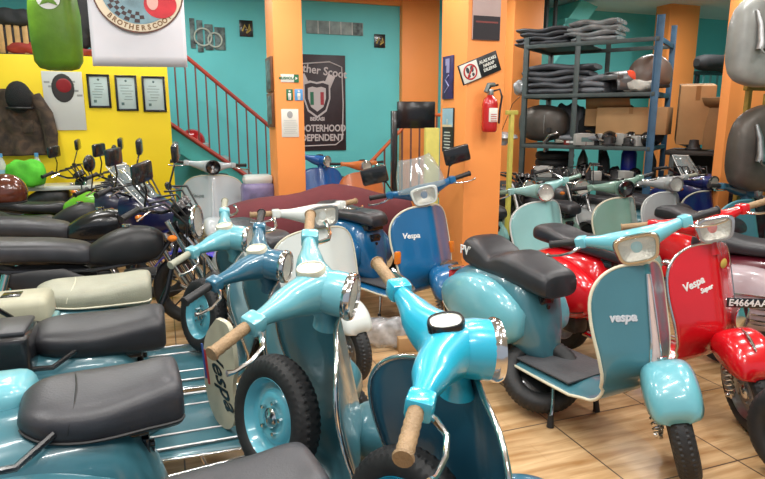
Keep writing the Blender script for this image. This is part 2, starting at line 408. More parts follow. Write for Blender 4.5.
def scooter(label, hs, heading, steer, m, o, scale=1.0, lean=0, pitch=0, name='motor_scooter', group='motor scooters in the showroom'):
    """hs: world xy of the handlebar centre; heading in degrees (0 = +x)"""
    h = R(heading); M = Matrix.Rotation(h, 3, 'Z')
    p = M @ (Matrix.Rotation(R(pitch), 3, 'Y') @ Matrix.Rotation(R(lean), 3, 'X') @ Vector((.40 * scale, 0, .97 * scale)))
    root = thing(name, label, 'scooter', (hs[0] - p.x, hs[1] - p.y, 0), h, group, scale)
    root.rotation_euler = (R(lean), R(pitch), h)
    o.setdefault('trim', CHROME)
    S = steer_m(steer)
    rg = o.get('ridge', 1); SW[0] = o.get('sw', 1.0)
    shield(root, m, o['trim'], rg)
    body(root, m, o)
    headset(root, o.get('head_m', m), o, S)
    front_end(root, m, o, S)
    DZ[0] = o.get('seat_dz', 0); DX[0] = o.get('seat_sx', 1); DO[0] = o.get('seat_dx', 0)
    if o.get('seat'): seat(root, o['seat'], o.get('seat_m', VINYL), o.get('pipe'))
    wheel(root, 'rear_wheel', T(-.50, 0, .207) @ UP, o.get('rim_m', STEEL), tread=False)
    # engine under the body
    e = MB(); e.box((-.42, -.10, .27), (.34, .12, .15), .03); e.lathe([(.06, 0), (.06, .10), (.04, .11), (0, .11)], 16, T(-.48, -.05, .22) @ RX(90))
    e.tube([(-.3, -.05, .2), (-.5, .07, .17), (-.74, .10, .16)], [.02, .045, .04], 10)
    e.build('engine', ENG, root)
    stand(root)
    if o.get('spare'):
        wheel(root, 'spare_wheel', T(o.get('spare_x', .27), o.get('spare_y', .08), o.get('spare_z', .50)) @ RZ(o.get('spare_yaw', 24)) @ RY(o.get('spare_tilt', -78)), o['spare'])
    if o.get('rails', 1):
        rl = MB()
        for y in (-.19, -.10, .10, .19): rl.tube([(.30, y, .266), (.1, y, .268), (-.12, y, .268)], .006, 6)
        rl.build('floor_rails', STEEL, root)
    if o.get('mat'):
        MB().box((.07, 0, .275), (.36, .34, .012), .004).build('floor_mat', mat('grey_rubber', (.06, .06, .065), rough=.6, bump=.3), root)
    if o.get('horn'):
        hm = o['horn']; rr = []
        for z, w, q in ((.85, .010, .016), (.82, .016, .018), (.70, .018, .018), (.58, .022, .02), (.48, .030, .026), (.42, .036, .03), (.38, .036, .03), (.36, .028, .02)):
            x = shield_x(max(z, .36), 0, rg)
            rr.append([Vector((x - .008 + (q * sin(PI * k / 10)), w * cos(PI * k / 10), z)) for k in range(11)])
        MB().loft(rr, (True, True)).build('horn_cover', hm, root, ang=60)
        g = MB()
        for s in (1, -1): g.tube([(shield_x(z, s * w, rg) + .008, s * w, z) for z, w in ((.85, .012), (.70, .022), (.58, .027), (.48, .038), (.40, .046))], .005, 6)
        for k in range(6): g.box((shield_x(.40 + .022 * k, 0, rg) + .030, 0, .39 + .022 * k), (.016, .08 - .006 * k, .009), .002)
        if o.get('grille', 1): g.build('horn_grille', CHROME, root)
    if o.get('signals'):
        for s in (1, -1):
            z = .56; y = s * .27
            MB().box((shield_x(z, y, rg) + .012, y, z), (.03, .05, .09), .012, None).build('turn_signal', ORANGE, root)
    for b in o.get('badges', ()): wrap_text(root, *b[:1], b[1], b[2], b[3], b[4], rot=b[5] if len(b) > 5 else 0, shear=b[6] if len(b) > 6 else 0, bold=b[7] if len(b) > 7 else .001, ridge=rg)
    return root, S
# ------------------------------------------------------------------ motorcycle
def motorcycle(label, hs, heading, steer, o, scale=1.0, group='motorcycles parked against the yellow wall'):
    h = R(heading); M = Matrix.Rotation(h, 3, 'Z'); p = M @ Vector((.40 * scale, 0, 0))
    root = thing('motorcycle', label, 'motorcycle', (hs[0] - p.x, hs[1] - p.y, 0), h, group, scale)
    c = o.get('tank_m', mat('satin_black', (.018, .018, .02), rough=.45, noise=.3))
    q0 = Vector((.42, 0, .92)); ax = Vector((-.42, 0, .9)).normalized()
    S = T(*q0) @ Matrix.Rotation(R(steer), 4, ax) @ T(*-q0)
    wf = Vector((.74, 0, .29))
    for nm, Mx, par in (('front_wheel', S @ T(*wf) @ UP, root), ('rear_wheel', T(-.60, 0, .29) @ UP, root)):
        t = tyre_mb(.29, .05, .045, N=64, M=Mx, tread=False).build(nm, TYRE, par, ang=40)
        r = MB()
        for sg in (1, -1): r.lathe([(.25, .03 * sg), (.235, .02 * sg), (.225, .0)], 36, Mx)
        for k in range(10):
            a = PI * k / 5; r.tube([(.03 * cos(a), .03 * sin(a), .01), (.232 * cos(a + .15), .232 * sin(a + .15), 0)], .006, 5, Mx)
        r.lathe([(.03, -.05), (.045, -.04), (.045, .04), (.03, .05)], 14, Mx, (True, True))
        r.build('rim', o.get('rim_m', ENG), t)
    for s in (1, -1):
        MB().tube([S @ Vector((.40, s * .09, .96)), S @ Vector((.58, s * .09, .60)), S @ Vector((.74, s * .085, .29))], [.019, .021, .027], 10).build('fork_leg', o.get('fork_m', CHROME), root)
    g = []
    for i in range(13):
        a = R(20 + 150 * i / 12); g.append([S @ (wf + Vector((.315 * cos(a), y, .315 * sin(a) + .008 * (1 - (y / .07) ** 2)))) for y in (-.07, -.06, -.03, 0, .03, .06, .07)])
    MB().loft(g, (False, False), False).build('front_fender', o.get('fender_m', c), root, solid=.006)
    tab = [(.34, .05, .74, .86), (.28, .10, .70, .90), (.16, .125, .68, .915), (.04, .12, .68, .88), (-.06, .09, .69, .82), (-.10, .05, .70, .79)]
    MB().loft([sring(x, 0, (a + b) / 2, w, (b - a) / 2, 24, 2.5) for x, w, a, b in smooth_tab(tab, 16)]).build('fuel_tank', c, root, ang=70)
    tk = MB().lathe([(.028, 0), (.028, .012), (.0, .014)], 14, T(.14, 0, .914)).build('fuel_cap', CHROME, root)
    tab = o.get('seat_tab') or [(-.90, .07, .80, .84), (-.86, .10, .77, .87), (-.7, .125, .765, .875), (-.5, .13, .745, .86), (-.42, .125, .735, .825), (-.25, .12, .72, .815), (-.12, .09, .71, .82), (-.07, .06, .72, .80)]
    st = MB().loft([sring(x, 0, (a + b) / 2, w, (b - a) / 2, 24, 3) for x, w, a, b in smooth_tab(tab, 24)]).build('seat', o.get('seat_m', VINYL), root, ang=60)
    MB().tube([(-.46, .125 * cos(a), .78 + .062 * sin(a)) for a in [PI * k / 12 for k in range(13)]], .004, 6).build('seam', RUB, st)
    f = MB()
    for s in (1, -1):
        f.tube([(.42, 0, .86), (.30, s * .05, .72), (-.05, s * .10, .68), (-.5, s * .11, .71), (-.88, s * .09, .78)], .014, 8)
        f.tube([(.42, 0, .80), (.34, s * .06, .5), (.22, s * .1, .25), (-.2, s * .12, .25), (-.26, s * .1, .6)], .015, 8)
        f.tube([(-.2, s * .13, .28), (-.6, s * .10, .29)], .018, 8)
    f.build('frame', BLK, root)
    e = MB(); e.box((.02, 0, .36), (.40, .26, .22), .05); e.lathe([(.085, -.16), (.085, .16), (.06, .17)], 18, T(-.08, 0, .36) @ UP)
    for k in range(7): e.box((.12 + .012 * k, 0, .47 + .026 * k), (.19, .19, .012), .004)
    e.build('engine', ENG, root)
    MB().tube([(.20, -.10, .50), (.27, -.12, .36), (.1, -.15, .22), (-.3, -.16, .25), (-.85, -.17, .36)], [.018, .018, .022, .045, .04], 12).build('exhaust', o.get('ex_m', CHROME), root)
    for s in (1, -1):
        MB().loft([sring(x, s * y, z, .02, b, 14, 2.4) for x, y, z, b in ((-.06, .10, .60, .03), (-.2, .12, .61, .10), (-.36, .12, .62, .09), (-.5, .11, .66, .03))]).build('side_panel', o.get('panel_m', c), root)
        MB().tube([(-.60, s * .14, .30), (-.48, s * .13, .70)], [.026, .02], 10).build('shock_absorber', CHROME, root)
    MB().loft([sring(x, 0, z, w, a, 16, 3) for x, z, w, a in ((-.70, .74, .08, .035), (-.9, .76, .075, .04), (-1.0, .73, .07, .04))]).build('tail', o.get('panel_m', c), root)
    MB().box((-1.01, 0, .75), (.03, .12, .06), .012).build('tail_light', RED, root)
    # bars
    H = Vector((.40, 0, 1.0)); up = o.get('bar_up', .10)
    MB().tube([S @ (H + Vector(q)) for q in ((-.14, -.36, up - .02), (-.10, -.26, up), (-.02, -.12, .02), (0, 0, .0), (-.02, .12, .02), (-.10, .26, up), (-.14, .36, up - .02))], .011, 8).build('handlebar', o.get('bar_m', BLK), root)
    for s in (1, -1):
        a = H + Vector((-.095, s * .25, up)); b = H + Vector((-.145, s * .375, up - .022))
        hb = MB().tube([S @ (a + (b - a) * t) for t in (0, .1, .95, 1)], [.022, .017, .017, .021], 12).build('grip', RUB, root)
        MB().tube([S @ (H + Vector(q)) for q in ((-.07, s * .23, up), (-.03, s * .26, up - .01), (-.06, s * .37, up - .03))], .006, 6).build('lever', CHROME, root)
        if o.get('mirrors', 1):
            b = H + Vector((-.04, s * .28, up + .19))
            MB().tube([S @ (H + Vector((-.08, s * .2, up))), S @ (H + Vector((-.05, s * .22, up + .1))), S @ b], .006, 8).build('mirror_stem', BLK, root)
            q = S @ T(*(b + Vector((0, 0, .03)))) @ RZ(s * 12)
            mr = MB()
            if o.get('round_mirror'): mr.ell((0, 0, 0), (.03, .07, .07), M=q)
            else: mr.box((0, 0, 0), (.04, .17, .115), .018, q)
            k = mr.build('mirror', BLK, root)
            MB().box((-.019, 0, 0), (.003, .10, .06), .001, q).build('mirror_glass', CHROME, k)
        MB().ell((0, 0, 0), (.03, .025, .02), 12, 8, S @ T(*(H + Vector((.05, s * .17, -.12))))).build('turn_signal', ORANGE, root)
    for s in (-1, 1):
        gg = MB().lathe([(.04, -.04), (.045, 0), (.04, .012), (.035, .010), (0, .009)], 18, S @ T(*(H + Vector((.05, s * .05, .05)))) @ RY(-40)).build('gauge', BLK, root)
    if o.get('fairing'):
        fm = o['fairing']
        tab = [(.30, .14, .76, 1.02), (.42, .17, .72, 1.04), (.54, .15, .72, 1.0), (.64, .10, .75, .93), (.70, .04, .78, .86)]
        MB().loft([[S @ q for q in sring(x, 0, (a + b) / 2, w, (b - a) / 2, 24, 2.6)] for x, w, a, b in smooth_tab(tab, 14)]).build('fairing', fm, root, ang=70)
        MB().box((.70, 0, .84), (.03, .16, .09), .015, S).build('headlight', GLASS, root)
        if o.get('screen', 1):
            g = []
            for i in range(8):
                t = i / 7; g.append([S @ Vector((.60 - .26 * t - .22 * (y / .16) ** 2 * .5, y * (1 - .25 * t * t), .93 + .30 * t)) for y in [(-.15 + .3 * k / 12) for k in range(13)]])
            MB().loft(g, (False, False), False).build('windscreen', CLEAR, root, ang=180, solid=.004)
            ed = [r[0] for r in g] + g[-1][1:-1] + [r[-1] for r in g[::-1]]
            MB().tube(ed, .004, 5).build('screen_edge', WHITE, root)
    else:
        rad = o.get('lamp_r', .085)
        MB().lathe([(.0, -.13), (rad * .6, -.11), (rad * .95, -.05), (rad, 0)], 28, S @ T(.53, 0, .93) @ RY(90)).build('headlight_shell', o.get('shell_m', BLK), root)
        lamp_round(root, S, (.535, 0, .93), rad, CHROME)
    for k in range(5):
        y = -.2 + .1 * k
        MB().tube([S @ (H + Vector(q)) for q in ((-.08, y * 1.3, up), (.04, y, up + .02), (.13, y * .7, -.04), (.10, y * .4, -.22), (.0, y * .2, -.34))], .007, 6).build('control_cable', RUB, root)
    if o.get('crash_bar'):
        MB().tube([S @ Vector(p) for p in ((.50, -.10, .88), (.62, -.14, .75), (.60, -.14, .5), (.45, -.1, .55))], .011, 8).build('chrome_guard', CHROME, root)
    return root
# ------------------------------------------------------------------ setting
U = Vector((cos(R(20)), sin(R(20)), 0)); V = Vector((-sin(R(20)), cos(R(20)), 0))
ZC = 3.3
def wall_mat(name, col):
    m = mat(name, col, rough=.55, noise=.07, nscale=1.3, bump=.05, bscale=120); return m
TEAL = wall_mat('teal_wall_paint', srgb(104, 208, 212)); ORN = wall_mat('orange_paint', srgb(255, 158, 82)); YEL = wall_mat('yellow_paint', srgb(246, 216, 12))
CEIL = wall_mat('white_plaster', (.78, .78, .76))

def floor_material():
    m = bpy.data.materials.new('wood_look_tile'); m.use_nodes = True; nt = m.node_tree; N = nt.nodes; L = nt.links; b = N['Principled BSDF']
    tc = N.new('ShaderNodeTexCoord'); mp = N.new('ShaderNodeMapping'); mp.inputs['Rotation'].default_value = (0, 0, R(-20)); L.new(tc.outputs['Object'], mp.inputs['Vector'])
    br = N.new('ShaderNodeTexBrick'); br.offset = 0; br.inputs['Scale'].default_value = 1; br.inputs['Brick Width'].default_value = .60; br.inputs['Row Height'].default_value = .60
    br.inputs['Mortar Size'].default_value = .004; br.inputs['Color1'].default_value = (0, 0, 0, 1); br.inputs['Color2'].default_value = (1, 1, 1, 1); br.inputs['Mortar'].default_value = (.5, .5, .5, 1)
    L.new(mp.outputs['Vector'], br.inputs['Vector'])
    st = N.new('ShaderNodeMapping'); st.inputs['Scale'].default_value = (1.2, 9, 1); L.new(mp.outputs['Vector'], st.inputs['Vector'])
    n1 = N.new('ShaderNodeTexNoise'); n1.inputs['Scale'].default_value = 2.2; n1.inputs['Detail'].default_value = 8; n1.inputs['Distortion'].default_value = .6; L.new(st.outputs['Vector'], n1.inputs['Vector'])
    r = N.new('ShaderNodeValToRGB'); r.color_ramp.elements[0].position = .3; r.color_ramp.elements[1].position = .72
    r.color_ramp.elements[0].color = (*srgb(164, 122, 76), 1); r.color_ramp.elements[1].color = (*srgb(218, 184, 140), 1); L.new(n1.outputs['Fac'], r.inputs['Fac'])
    # plank bands inside each tile
    br2 = N.new('ShaderNodeTexBrick'); br2.offset = .37; br2.inputs['Scale'].default_value = 1; br2.inputs['Brick Width'].default_value = .60; br2.inputs['Row Height'].default_value = .15; br2.inputs['Mortar Size'].default_value = .0015
    br2.inputs['Color1'].default_value = (.93, .93, .93, 1); br2.inputs['Color2'].default_value = (1, 1, 1, 1); br2.inputs['Mortar'].default_value = (.82, .79, .74, 1); L.new(mp.outputs['Vector'], br2.inputs['Vector'])
    mx = N.new('ShaderNodeMix'); mx.data_type = 'RGBA'; mx.blend_type = 'MULTIPLY'; mx.inputs[0].default_value = 1; L.new(r.outputs['Color'], mx.inputs[6]); L.new(br2.outputs['Color'], mx.inputs[7])
    mx2 = N.new('ShaderNodeMix'); mx2.data_type = 'RGBA'; L.new(br.outputs['Fac'], mx2.inputs[0]); L.new(mx.outputs[2], mx2.inputs[6]); mx2.inputs[7].default_value = (.09, .06, .04, 1)
    L.new(mx2.outputs[2], b.inputs['Base Color']); b.inputs['Roughness'].default_value = .3
    return m
FLOORM = floor_material()
struct(MB().box((1, 4.5, -.05), (16, 17, .1)).build('floor', FLOORM))
struct(MB().box((1, 5.6, ZC + .05), (16, 15, .1)).build('ceiling', CEIL))

W0 = Vector((-.83, 8.95, 0))
def rmat(o): return Matrix(((U.x, V.x, 0, o.x), (U.y, V.y, 0, o.y), (0, 0, 1, o.z if hasattr(o, 'z') else 0), (0, 0, 0, 1)))
RW = rmat(W0)                       # wall frame: x along the wall, y into the wall
def wallbox(name, x0, x1, y0, y1, z0, z1, m, F=RW): return struct(MB().box(((x0 + x1) / 2, (y0 + y1) / 2, (z0 + z1) / 2), (x1 - x0, y1 - y0, z1 - z0), 0, F).build(name, m))
wallbox('wall_back', -6.4, 8.6, 0, .2, 0, ZC, TEAL)
struct(MB().box((-5.6, 3.5, ZC / 2), (.2, 10, ZC)).build('wall_left', TEAL))
struct(MB().box((7.3, 5.2, ZC / 2), (.2, 13, ZC)).build('wall_right', TEAL))
wallbox('trim_1', -.4, 1.3, -.06, 0, ZC - .14, ZC, ORN)

def column(u, v, d, w, dep, name='column', label='', zt=ZC, m=ORN):
    """square column whose near corner sits on the sight line of (u,v)"""
    p = at(u, v, d); F = rmat(Vector((p.x, p.y, 0)))
    o = MB().box((w / 2, dep / 2, zt / 2), (w, dep, zt), .004, F).build(name, m); return struct(o), F
c1, F1 = column(275.5, 100, 5.9, .275, .42, 'trim_2')
c2, F2 = column(466, 100, 4.6, .32, .44, 'trim_3')
c3, F3 = column(512, 80, 8.1, .44, .3, 'trim_4')
c4, F4 = column(402, 60, 9.25, .6, .35, 'trim_5')
c5, F5 = column(729, 100, 5.6, .9, .10, 'trim_6')
c6, F6 = column(668, 40, 9.9, .6, .3, 'trim_7')

# yellow half-height partition on the left
yp = at(170, 110, 7.0); FY = rmat(Vector((yp.x, yp.y, 0)))
struct(MB().box((-2.0, .06, 1.1), (4.0, .12, 2.2), .004, FY).build('wall_yellow', YEL))
YT = 2.2
def onplane(u, v, F, y=0.0):
    """point of the sight line of (u,v) on the plane local-y = y of frame F, in the frame's own coordinates"""
    a = at(u, v, 1.0); Fi = F.inverted(); p = Fi @ CAM; q = Fi @ a; t = (y - p.y) / (q.y - p.y); return p + (q - p) * t

def panel(name, label, cat, u0, v0, u1, v1, F, y, m, th=.012, group=None, frame=None, fw=.02):
    """flat board hung on a wall: photo corners (u0,v0)-(u1,v1) on plane y of frame F"""
    a = onplane(u0, v0, F, y); b = onplane(u1, v1, F, y)
    x0, x1 = sorted((a.x, b.x)); z0, z1 = sorted((a.z, b.z))
    t = thing(name, label, cat, F @ Vector(((x0 + x1) / 2, y, z0)), R(20), group)
    w, hh = x1 - x0, z1 - z0
    if frame:
        fr = MB()
        for cx, cz, sx, sz in ((0, fw / 2, w, fw), (0, hh - fw / 2, w, fw), (-w / 2 + fw / 2, hh / 2, fw, hh), (w / 2 - fw / 2, hh / 2, fw, hh)): fr.box((cx, -.012, cz), (sx, .024, sz), .003)
        fr.build('frame', frame, t)
    MB().box((0, -th / 2, hh / 2), (w, th, hh), .002).build('panel', m, t)
    return t, w, hh
def ptext(t, txt, size, x, z, m, bold=.0, y=-.014, rot=0, name='lettering', shear=0, space=1, sx=1):
    M = T(x, y, z) @ RY(-rot) @ RX(90) @ Matrix.Diagonal((sx, 1, 1, 1))
    mb = text_mb(txt, size, .001, bold, shear, space); mb.v = [M @ p for p in mb.v]
    return mb.build(name, m, t)

# framed certificates
PAPER = mat('certificate_paper', srgb(205, 225, 225), rough=.5, noise=.08, nscale=5)
INK = mat('dark_ink', (.05, .05, .06), rough=.6)
for (u0, v0, u1, v1), lab in zip(((86, 74, 112, 108), (114, 75, 139, 111), (141, 76, 167, 112)), ('leftmost of the three black framed certificates on the yellow wall', 'middle one of the three black framed certificates on the yellow wall', 'rightmost of the three black framed certificates on the yellow wall')):
    t, w, hh = panel('framed_certificate', lab, 'certificate', u0, v0, u1, v1, FY, -.005, PAPER, frame=BLK, fw=.024, group='framed certificates')
    k = MB()
    for q in range(6): k.box((random.uniform(-.02, .02), -.0135, hh * (.72 - .08 * q)), (w * random.uniform(.3, .6), .001, .005))
    k.lathe([(.012, 0), (0, .001)], 12, T(0, -.013, hh * .84) @ RX(90)); k.box((-w * .2, -.0135, hh * .2), (.03, .001, .03))
    k.build('print', mat('faded_print', srgb(90, 120, 120)), t)

# poster with the red and black helmet picture
t, w, hh = panel('wall_poster', 'white poster with a red and black helmet picture over blank lower half', 'poster', 41, 71, 87, 130, FY, -.005, mat('poster_paper', (.66, .68, .66), rough=.5, noise=.05, nscale=3))
mb = MB().ell((-.0, -.016, hh * .72), (.11, .006, .15)); mb.build('helmet_picture', mat('dark_print', (.04, .035, .035)), t)
MB().ell((.01, -.02, hh * .76), (.075, .006, .075)).build('red_visor', mat('crimson_print', srgb(150, 25, 35), noise=.2), t)
k = MB()
for q in range(14): k.box((random.uniform(-w * .42, w * .42), -.0135, hh * random.uniform(.55, .95)), (w * .14, .001, .02))
k.build('print', mat('grey_print', (.35, .36, .36)), t)

# camouflage jacket with a cap over it
def blob_grid(w, h, fn, nx=26, nz=30):
    g = []
    for i in range(nz):
        z = i / (nz - 1); g.append([fn(-1 + 2 * j / (nx - 1), z) for j in range(nx)])
    return g
CAMO = mat('camouflage_cloth', srgb(78, 62, 48), rough=.85, noise=.5, nscale=7, dirt=srgb(35, 28, 24), bump=.3, bscale=20)
MATS['camouflage_cloth'].node_tree.nodes['Noise Texture'].inputs['Distortion'].default_value = 1.5
jp = onplane(21, 155, FY, 0)
jr = thing('camouflage_jacket', 'brown camouflage jacket hanging on the yellow wall under a black cap', 'jacket', FY @ Vector((jp.x, 0, jp.z)), R(20))
def torso(s, z):
    w = .23 + .05 * (1 - z) - .08 * max(0, z - .8) * 5
    return Vector((w * s, -.03 - .10 * (1 - s * s) ** .5 - .012 * sin(9 * s + 4 * z) - .01 * sin(17 * z + 3 * s), .68 * z))
g = blob_grid(1, 1, torso); MB().loft(g, (False, False), False).build('jacket_body', CAMO, jr, ang=180, solid=.02)
for s in (-1, 1):
    MB().tube([(s * .20, -.07, .62), (s * .29, -.09, .42), (s * .32, -.10, .22), (s * .31, -.11, .04)], [.06, .075, .07, .06], 14).build('sleeve', CAMO, jr)
MB().tube([(-.1, -.1, .60), (-.04, -.13, .55), (0, -.14, .50), (.04, -.13, .55), (.1, -.1, .60)], .022, 8).build('collar', CAMO, jr)
MB().box((.12, -.135, .30), (.11, .02, .13), .008).build('pocket', CAMO, jr)
cp = onplane(17, 97, FY, -.2)
cr = thing('knitted_cap', 'round black knitted cap hanging above the camouflage jacket', 'cap', FY @ Vector((cp.x, -.12, cp.z - .16)), R(20))
MB().ell((0, 0, .16), (.125, .11, .165)).build('crown', mat('black_knit', (.012, .013, .014), rough=.95, bump=.8, bscale=90), cr)
MB().tube([(.12 * cos(a), .105 * sin(a), .05) for a in [PI * 2 * k / 24 for k in range(24)]], .012, 8, loop=True).build('band', RUB, cr)

# shelf and clutter above the yellow wall
sh = thing('storage_ledge', 'dark ledge behind the top of the yellow wall carrying bundles', 'shelf', FY @ Vector((-1.2, .35, 2.2)), R(20))
MB().box((0, 0, 0), (2.2, .45, .04), .004).build('ledge_board', mat('dark_wood', (.03, .025, .022), rough=.6, noise=.3), sh)
for x in (-1.0, 0, 1.0): MB().box((x, .0, -1.1), (.05, .05, 2.18), .004).build('leg', BLK, sh)
def bundle(name, label, cat, u, v, F, y, dims, m, seed=0, rot=0):
    p = onplane(u, v, F, y); t = thing(name, label, cat, F @ Vector((p.x, y, p.z)), R(20 + rot))
    rnd = random.Random(seed); ph = [rnd.uniform(0, 6) for _ in range(6)]; rings = []
    for i in range(17):
        s = -1 + 2 * i / 16; k = max(.05, 1 - abs(s) ** 5) ** .4
        r = []
        for j in range(20):
            a = 2 * PI * j / 20; w = 1 + .10 * sin(3 * a + ph[0] + 2 * s) + .06 * sin(5 * a + ph[1] - 6 * s) + .04 * sin(9 * s + ph[2])
            r.append(Vector((s * dims[0] / 2, dims[1] / 2 * k * w * cos(a), dims[2] / 2 + dims[2] / 2 * k * w * math.copysign(abs(sin(a)) ** .7, sin(a)))))
        rings.append(r)
    MB().loft(rings).build('bundle', m, t, ang=60)
    return t
CL = lambda n, c, r=.8: mat(n, c, rough=r, noise=.3, nscale=6, bump=.6, bscale=14)
bundle('folded_tarp', 'red orange bundle on the ledge left of the green bag', 'bundle', 30, 58, FY, .25, (.42, .25, .16), CL('red_cloth', srgb(150, 50, 40)), 1)
bundle('rolled_cloth', 'red bundle lying between the green bag and white banner', 'bundle', 92, 62, FY, .25, (.40, .25, .14), CL('brick_cloth', srgb(135, 45, 38)), 2)
bundle('black_bag', 'dark bag on the ledge above the wooden crate', 'bag', 10, 27, FY, .25, (.5, .3, .18), CL('charcoal_cloth', (.02, .022, .025)), 3)
wp = onplane(10, 59, FY, .25); wc_ = thing('wooden_crate', 'pale slatted wooden crate on the ledge at the upper left edge', 'crate', FY @ Vector((wp.x, .28, 2.22)), R(20))
MB().box((0, 0, .2), (.42, .2, .40), .01).build('crate_core', mat('dark_wood', (.03, .025, .022)), wc_)
for k in range(6): MB().box((-.19 + .075 * k, -.115, .2), (.05, .02, .42), .004).build('slat', mat('pine', srgb(200, 160, 105), rough=.6, noise=.25, nscale=8), wc_)
bundle('dark_drape', 'tall black cloth hanging behind the green bag', 'cloth', 90, 52, FY, .40, (.45, .2, 1.0), CL('charcoal_cloth', (.02, .022, .025)), 5)

# green bag hanging from the ceiling
gp = at(60, 70, 5.9)
gb = thing('green_pack_cover', 'green backpack rain cover with a white oval mountain logo, hanging up', 'bag', gp, R(8))
GREEN = mat('green_nylon', srgb(98, 140, 34), rough=.45, noise=.25, nscale=5, bump=.7, bscale=10)
rings = []
for z, w, dd in ((0, .10, .05), (.02, .17, .10), (.08, .205, .14), (.3, .215, .16), (.5, .21, .17), (.65, .20, .16), (.78, .17, .13), (.86, .10, .07)):
    rings.append([Vector((q.x * (1 + .02 * sin(20 * z + 5 * i)), q.y, z + .006 * sin(i * 2.3))) for i, q in enumerate(sring(0, 0, z, w, dd, 30, 3, 'xy'))])
MB().loft(rings).build('cover', GREEN, gb, ang=180)
lg = MB(); lg.lathe([(.10, 0), (.10, .003), (0, .004)], 28, T(.02, -.168, .60) @ RX(90) @ Matrix.Diagonal((1, .8, 1, 1))); lo = lg.build('logo_patch', WHITE, gb)
MB().add([(-.06, -.175, .55), (-.0, -.175, .64), (.03, -.175, .60), (.05, -.175, .63), (.10, -.175, .55), (.02, -.175, .575)], [(0, 1, 5), (5, 1, 2), (5, 2, 3), (5, 3, 4)]).build('mountain_mark', GREEN, lo)
MB().tube([(0, 0, .84), (0, 0, ZC - gp.z)], .008, 6).build('hanging_cord', BLK, gb)

# white banner hanging from the ceiling
b0 = at(93, 66, 5.2); b1 = at(188, 71, 5.35)
bw = (b1 - b0).length; ba = math.atan2(b1.y - b0.y, b1.x - b0.x)
bn = thing('hanging_banner', 'white cloth banner with a round club emblem, hung from the ceiling', 'banner', b0, ba)
BC = mat('banner_cloth', srgb(205, 203, 208), rough=.75, noise=.06, nscale=2.5)
g = []
BZ = ZC - b0.z - .06
for i in range(16):
    z = BZ * i / 15; g.append([Vector((bw * j / 24, .012 * sin(5 * j / 24 + 2 * z) - .01 * z, z)) for j in range(25)])
MB().loft(g, (False, False), False).build('cloth', BC, bn, ang=180, solid=.004)
MB().tube([(-.02, 0, BZ), (bw + .02, 0, BZ)], .012, 8).build('top_rod', BLK, bn)
for x in (.05, bw - .05): MB().tube([(x, 0, BZ), (x, 0, BZ + .07)], .004, 6).build('cord', BLK, bn)
ex, ez = bw * .53, .60; er = .36
def disc(mb, x, z, rx, rz, y, n=40): mb.loft([[Vector((x + rx * cos(2 * PI * k / n), y, z + rz * sin(2 * PI * k / n))) for k in range(n)], [Vector((x + rx * cos(2 * PI * k / n), y - .001, z + rz * sin(2 * PI * k / n))) for k in range(n)]]); return mb
disc(MB(), ex, ez, er, er * .92, -.020).build('emblem_edge', mat('brown_ink', srgb(95, 60, 50)), bn)
disc(MB(), ex, ez, er * .965, er * .885, -.022).build('emblem_ring', mat('sand_ink', srgb(205, 190, 165)), bn)
disc(MB(), ex, ez, er * .80, er * .72, -.024).build('emblem_field', mat('grey_blue_ink', srgb(120, 150, 160), noise=.4, nscale=9), bn)
ck = MB()
for i in range(9):
    for j in range(3):
        if (i + j) % 2: 
            a0 = R(198 + i * 9); a1 = R(207 + i * 9); r0 = er * (.5 + .09 * j); r1 = r0 + er * .09
            ck.add([(ex + r * cos(a), -.0265, ez + r * .9 * sin(a)) for r, a in ((r0, a0), (r1, a0), (r1, a1), (r0, a1))], [(0, 1, 2, 3)])
ck.build('checker_band', mat('dark_brown_ink', srgb(60, 40, 40)), bn)
disc(MB(), ex + .17, ez - .10, .13, .11, -.026).build('red_mark', mat('red_ink', srgb(190, 40, 50), noise=.3), bn)
disc(MB(), ex + .11, ez - .08, .045, .065, -.028).build('rose_mark', mat('rose_ink', srgb(210, 160, 150)), bn)
word = 'BROTHERSCOOT'
lt = MB()
for i, chh in enumerate(word):
    a = R(270 + (i - 5.5) * 8.6); x = ex + er * .88 * cos(a); z = ez + er * .805 * sin(a)
    k = text_mb(chh, .055, .0008, .002); Mx = T(x, -.024, z) @ RY(-(math.degrees(a) - 270)) @ RX(90)
    lt.add([Mx @ p for p in k.v], k.f)
lt.build('lettering', mat('olive_ink', srgb(120, 90, 60)), bn)

# ------------------------------------------------------------------ stair on the left with red railing
yF = -.80
SRED = mat('red_rail_paint', srgb(165, 62, 50), rough=.4, noise=.2)
def P_(u, v, y=yF): return onplane(u, v, RW, y)
a = P_(172, 125); b = P_(300, 212)
sl = (b.z - a.z) / (b.x - a.x)
stw = thing('staircase', 'teal staircase with red railing descending behind the left orange column', 'staircase', RW @ Vector((0, yF, 0)), R(20))
def zl(x): return a.z + sl * (x - a.x)
xl, xr = a.x - .05, a.x + (0.02 - a.z) / sl
mb = MB(); mb.add([(xl, 0, zl(xl)), (xr, 0, zl(xr)), (xr, .05, zl(xr)), (xl, .05, zl(xl)), (xl, 0, zl(xl) - .30), (xr - .25, 0, max(0, zl(xr - .25) - .30) if 0 else 0.0), (xr - .25, .05, 0.0), (xl, .05, zl(xl) - .30)], [(0, 1, 5, 4), (3, 7, 6, 2), (0, 3, 2, 1), (4, 5, 6, 7), (0, 4, 7, 3), (1, 2, 6, 5)])
mb.build('stringer', mat('stair_teal', srgb(74, 176, 172), rough=.5, noise=.1), stw)
MB().tube([(xl, -.01, zl(xl) + .0), (xr, -.01, zl(xr))], .028, 8).build('stringer_rail', SRED, stw)
n = int((zl(xl)) / .19)
sm = mat('concrete_step', (.35, .42, .42), rough=.7, noise=.2)
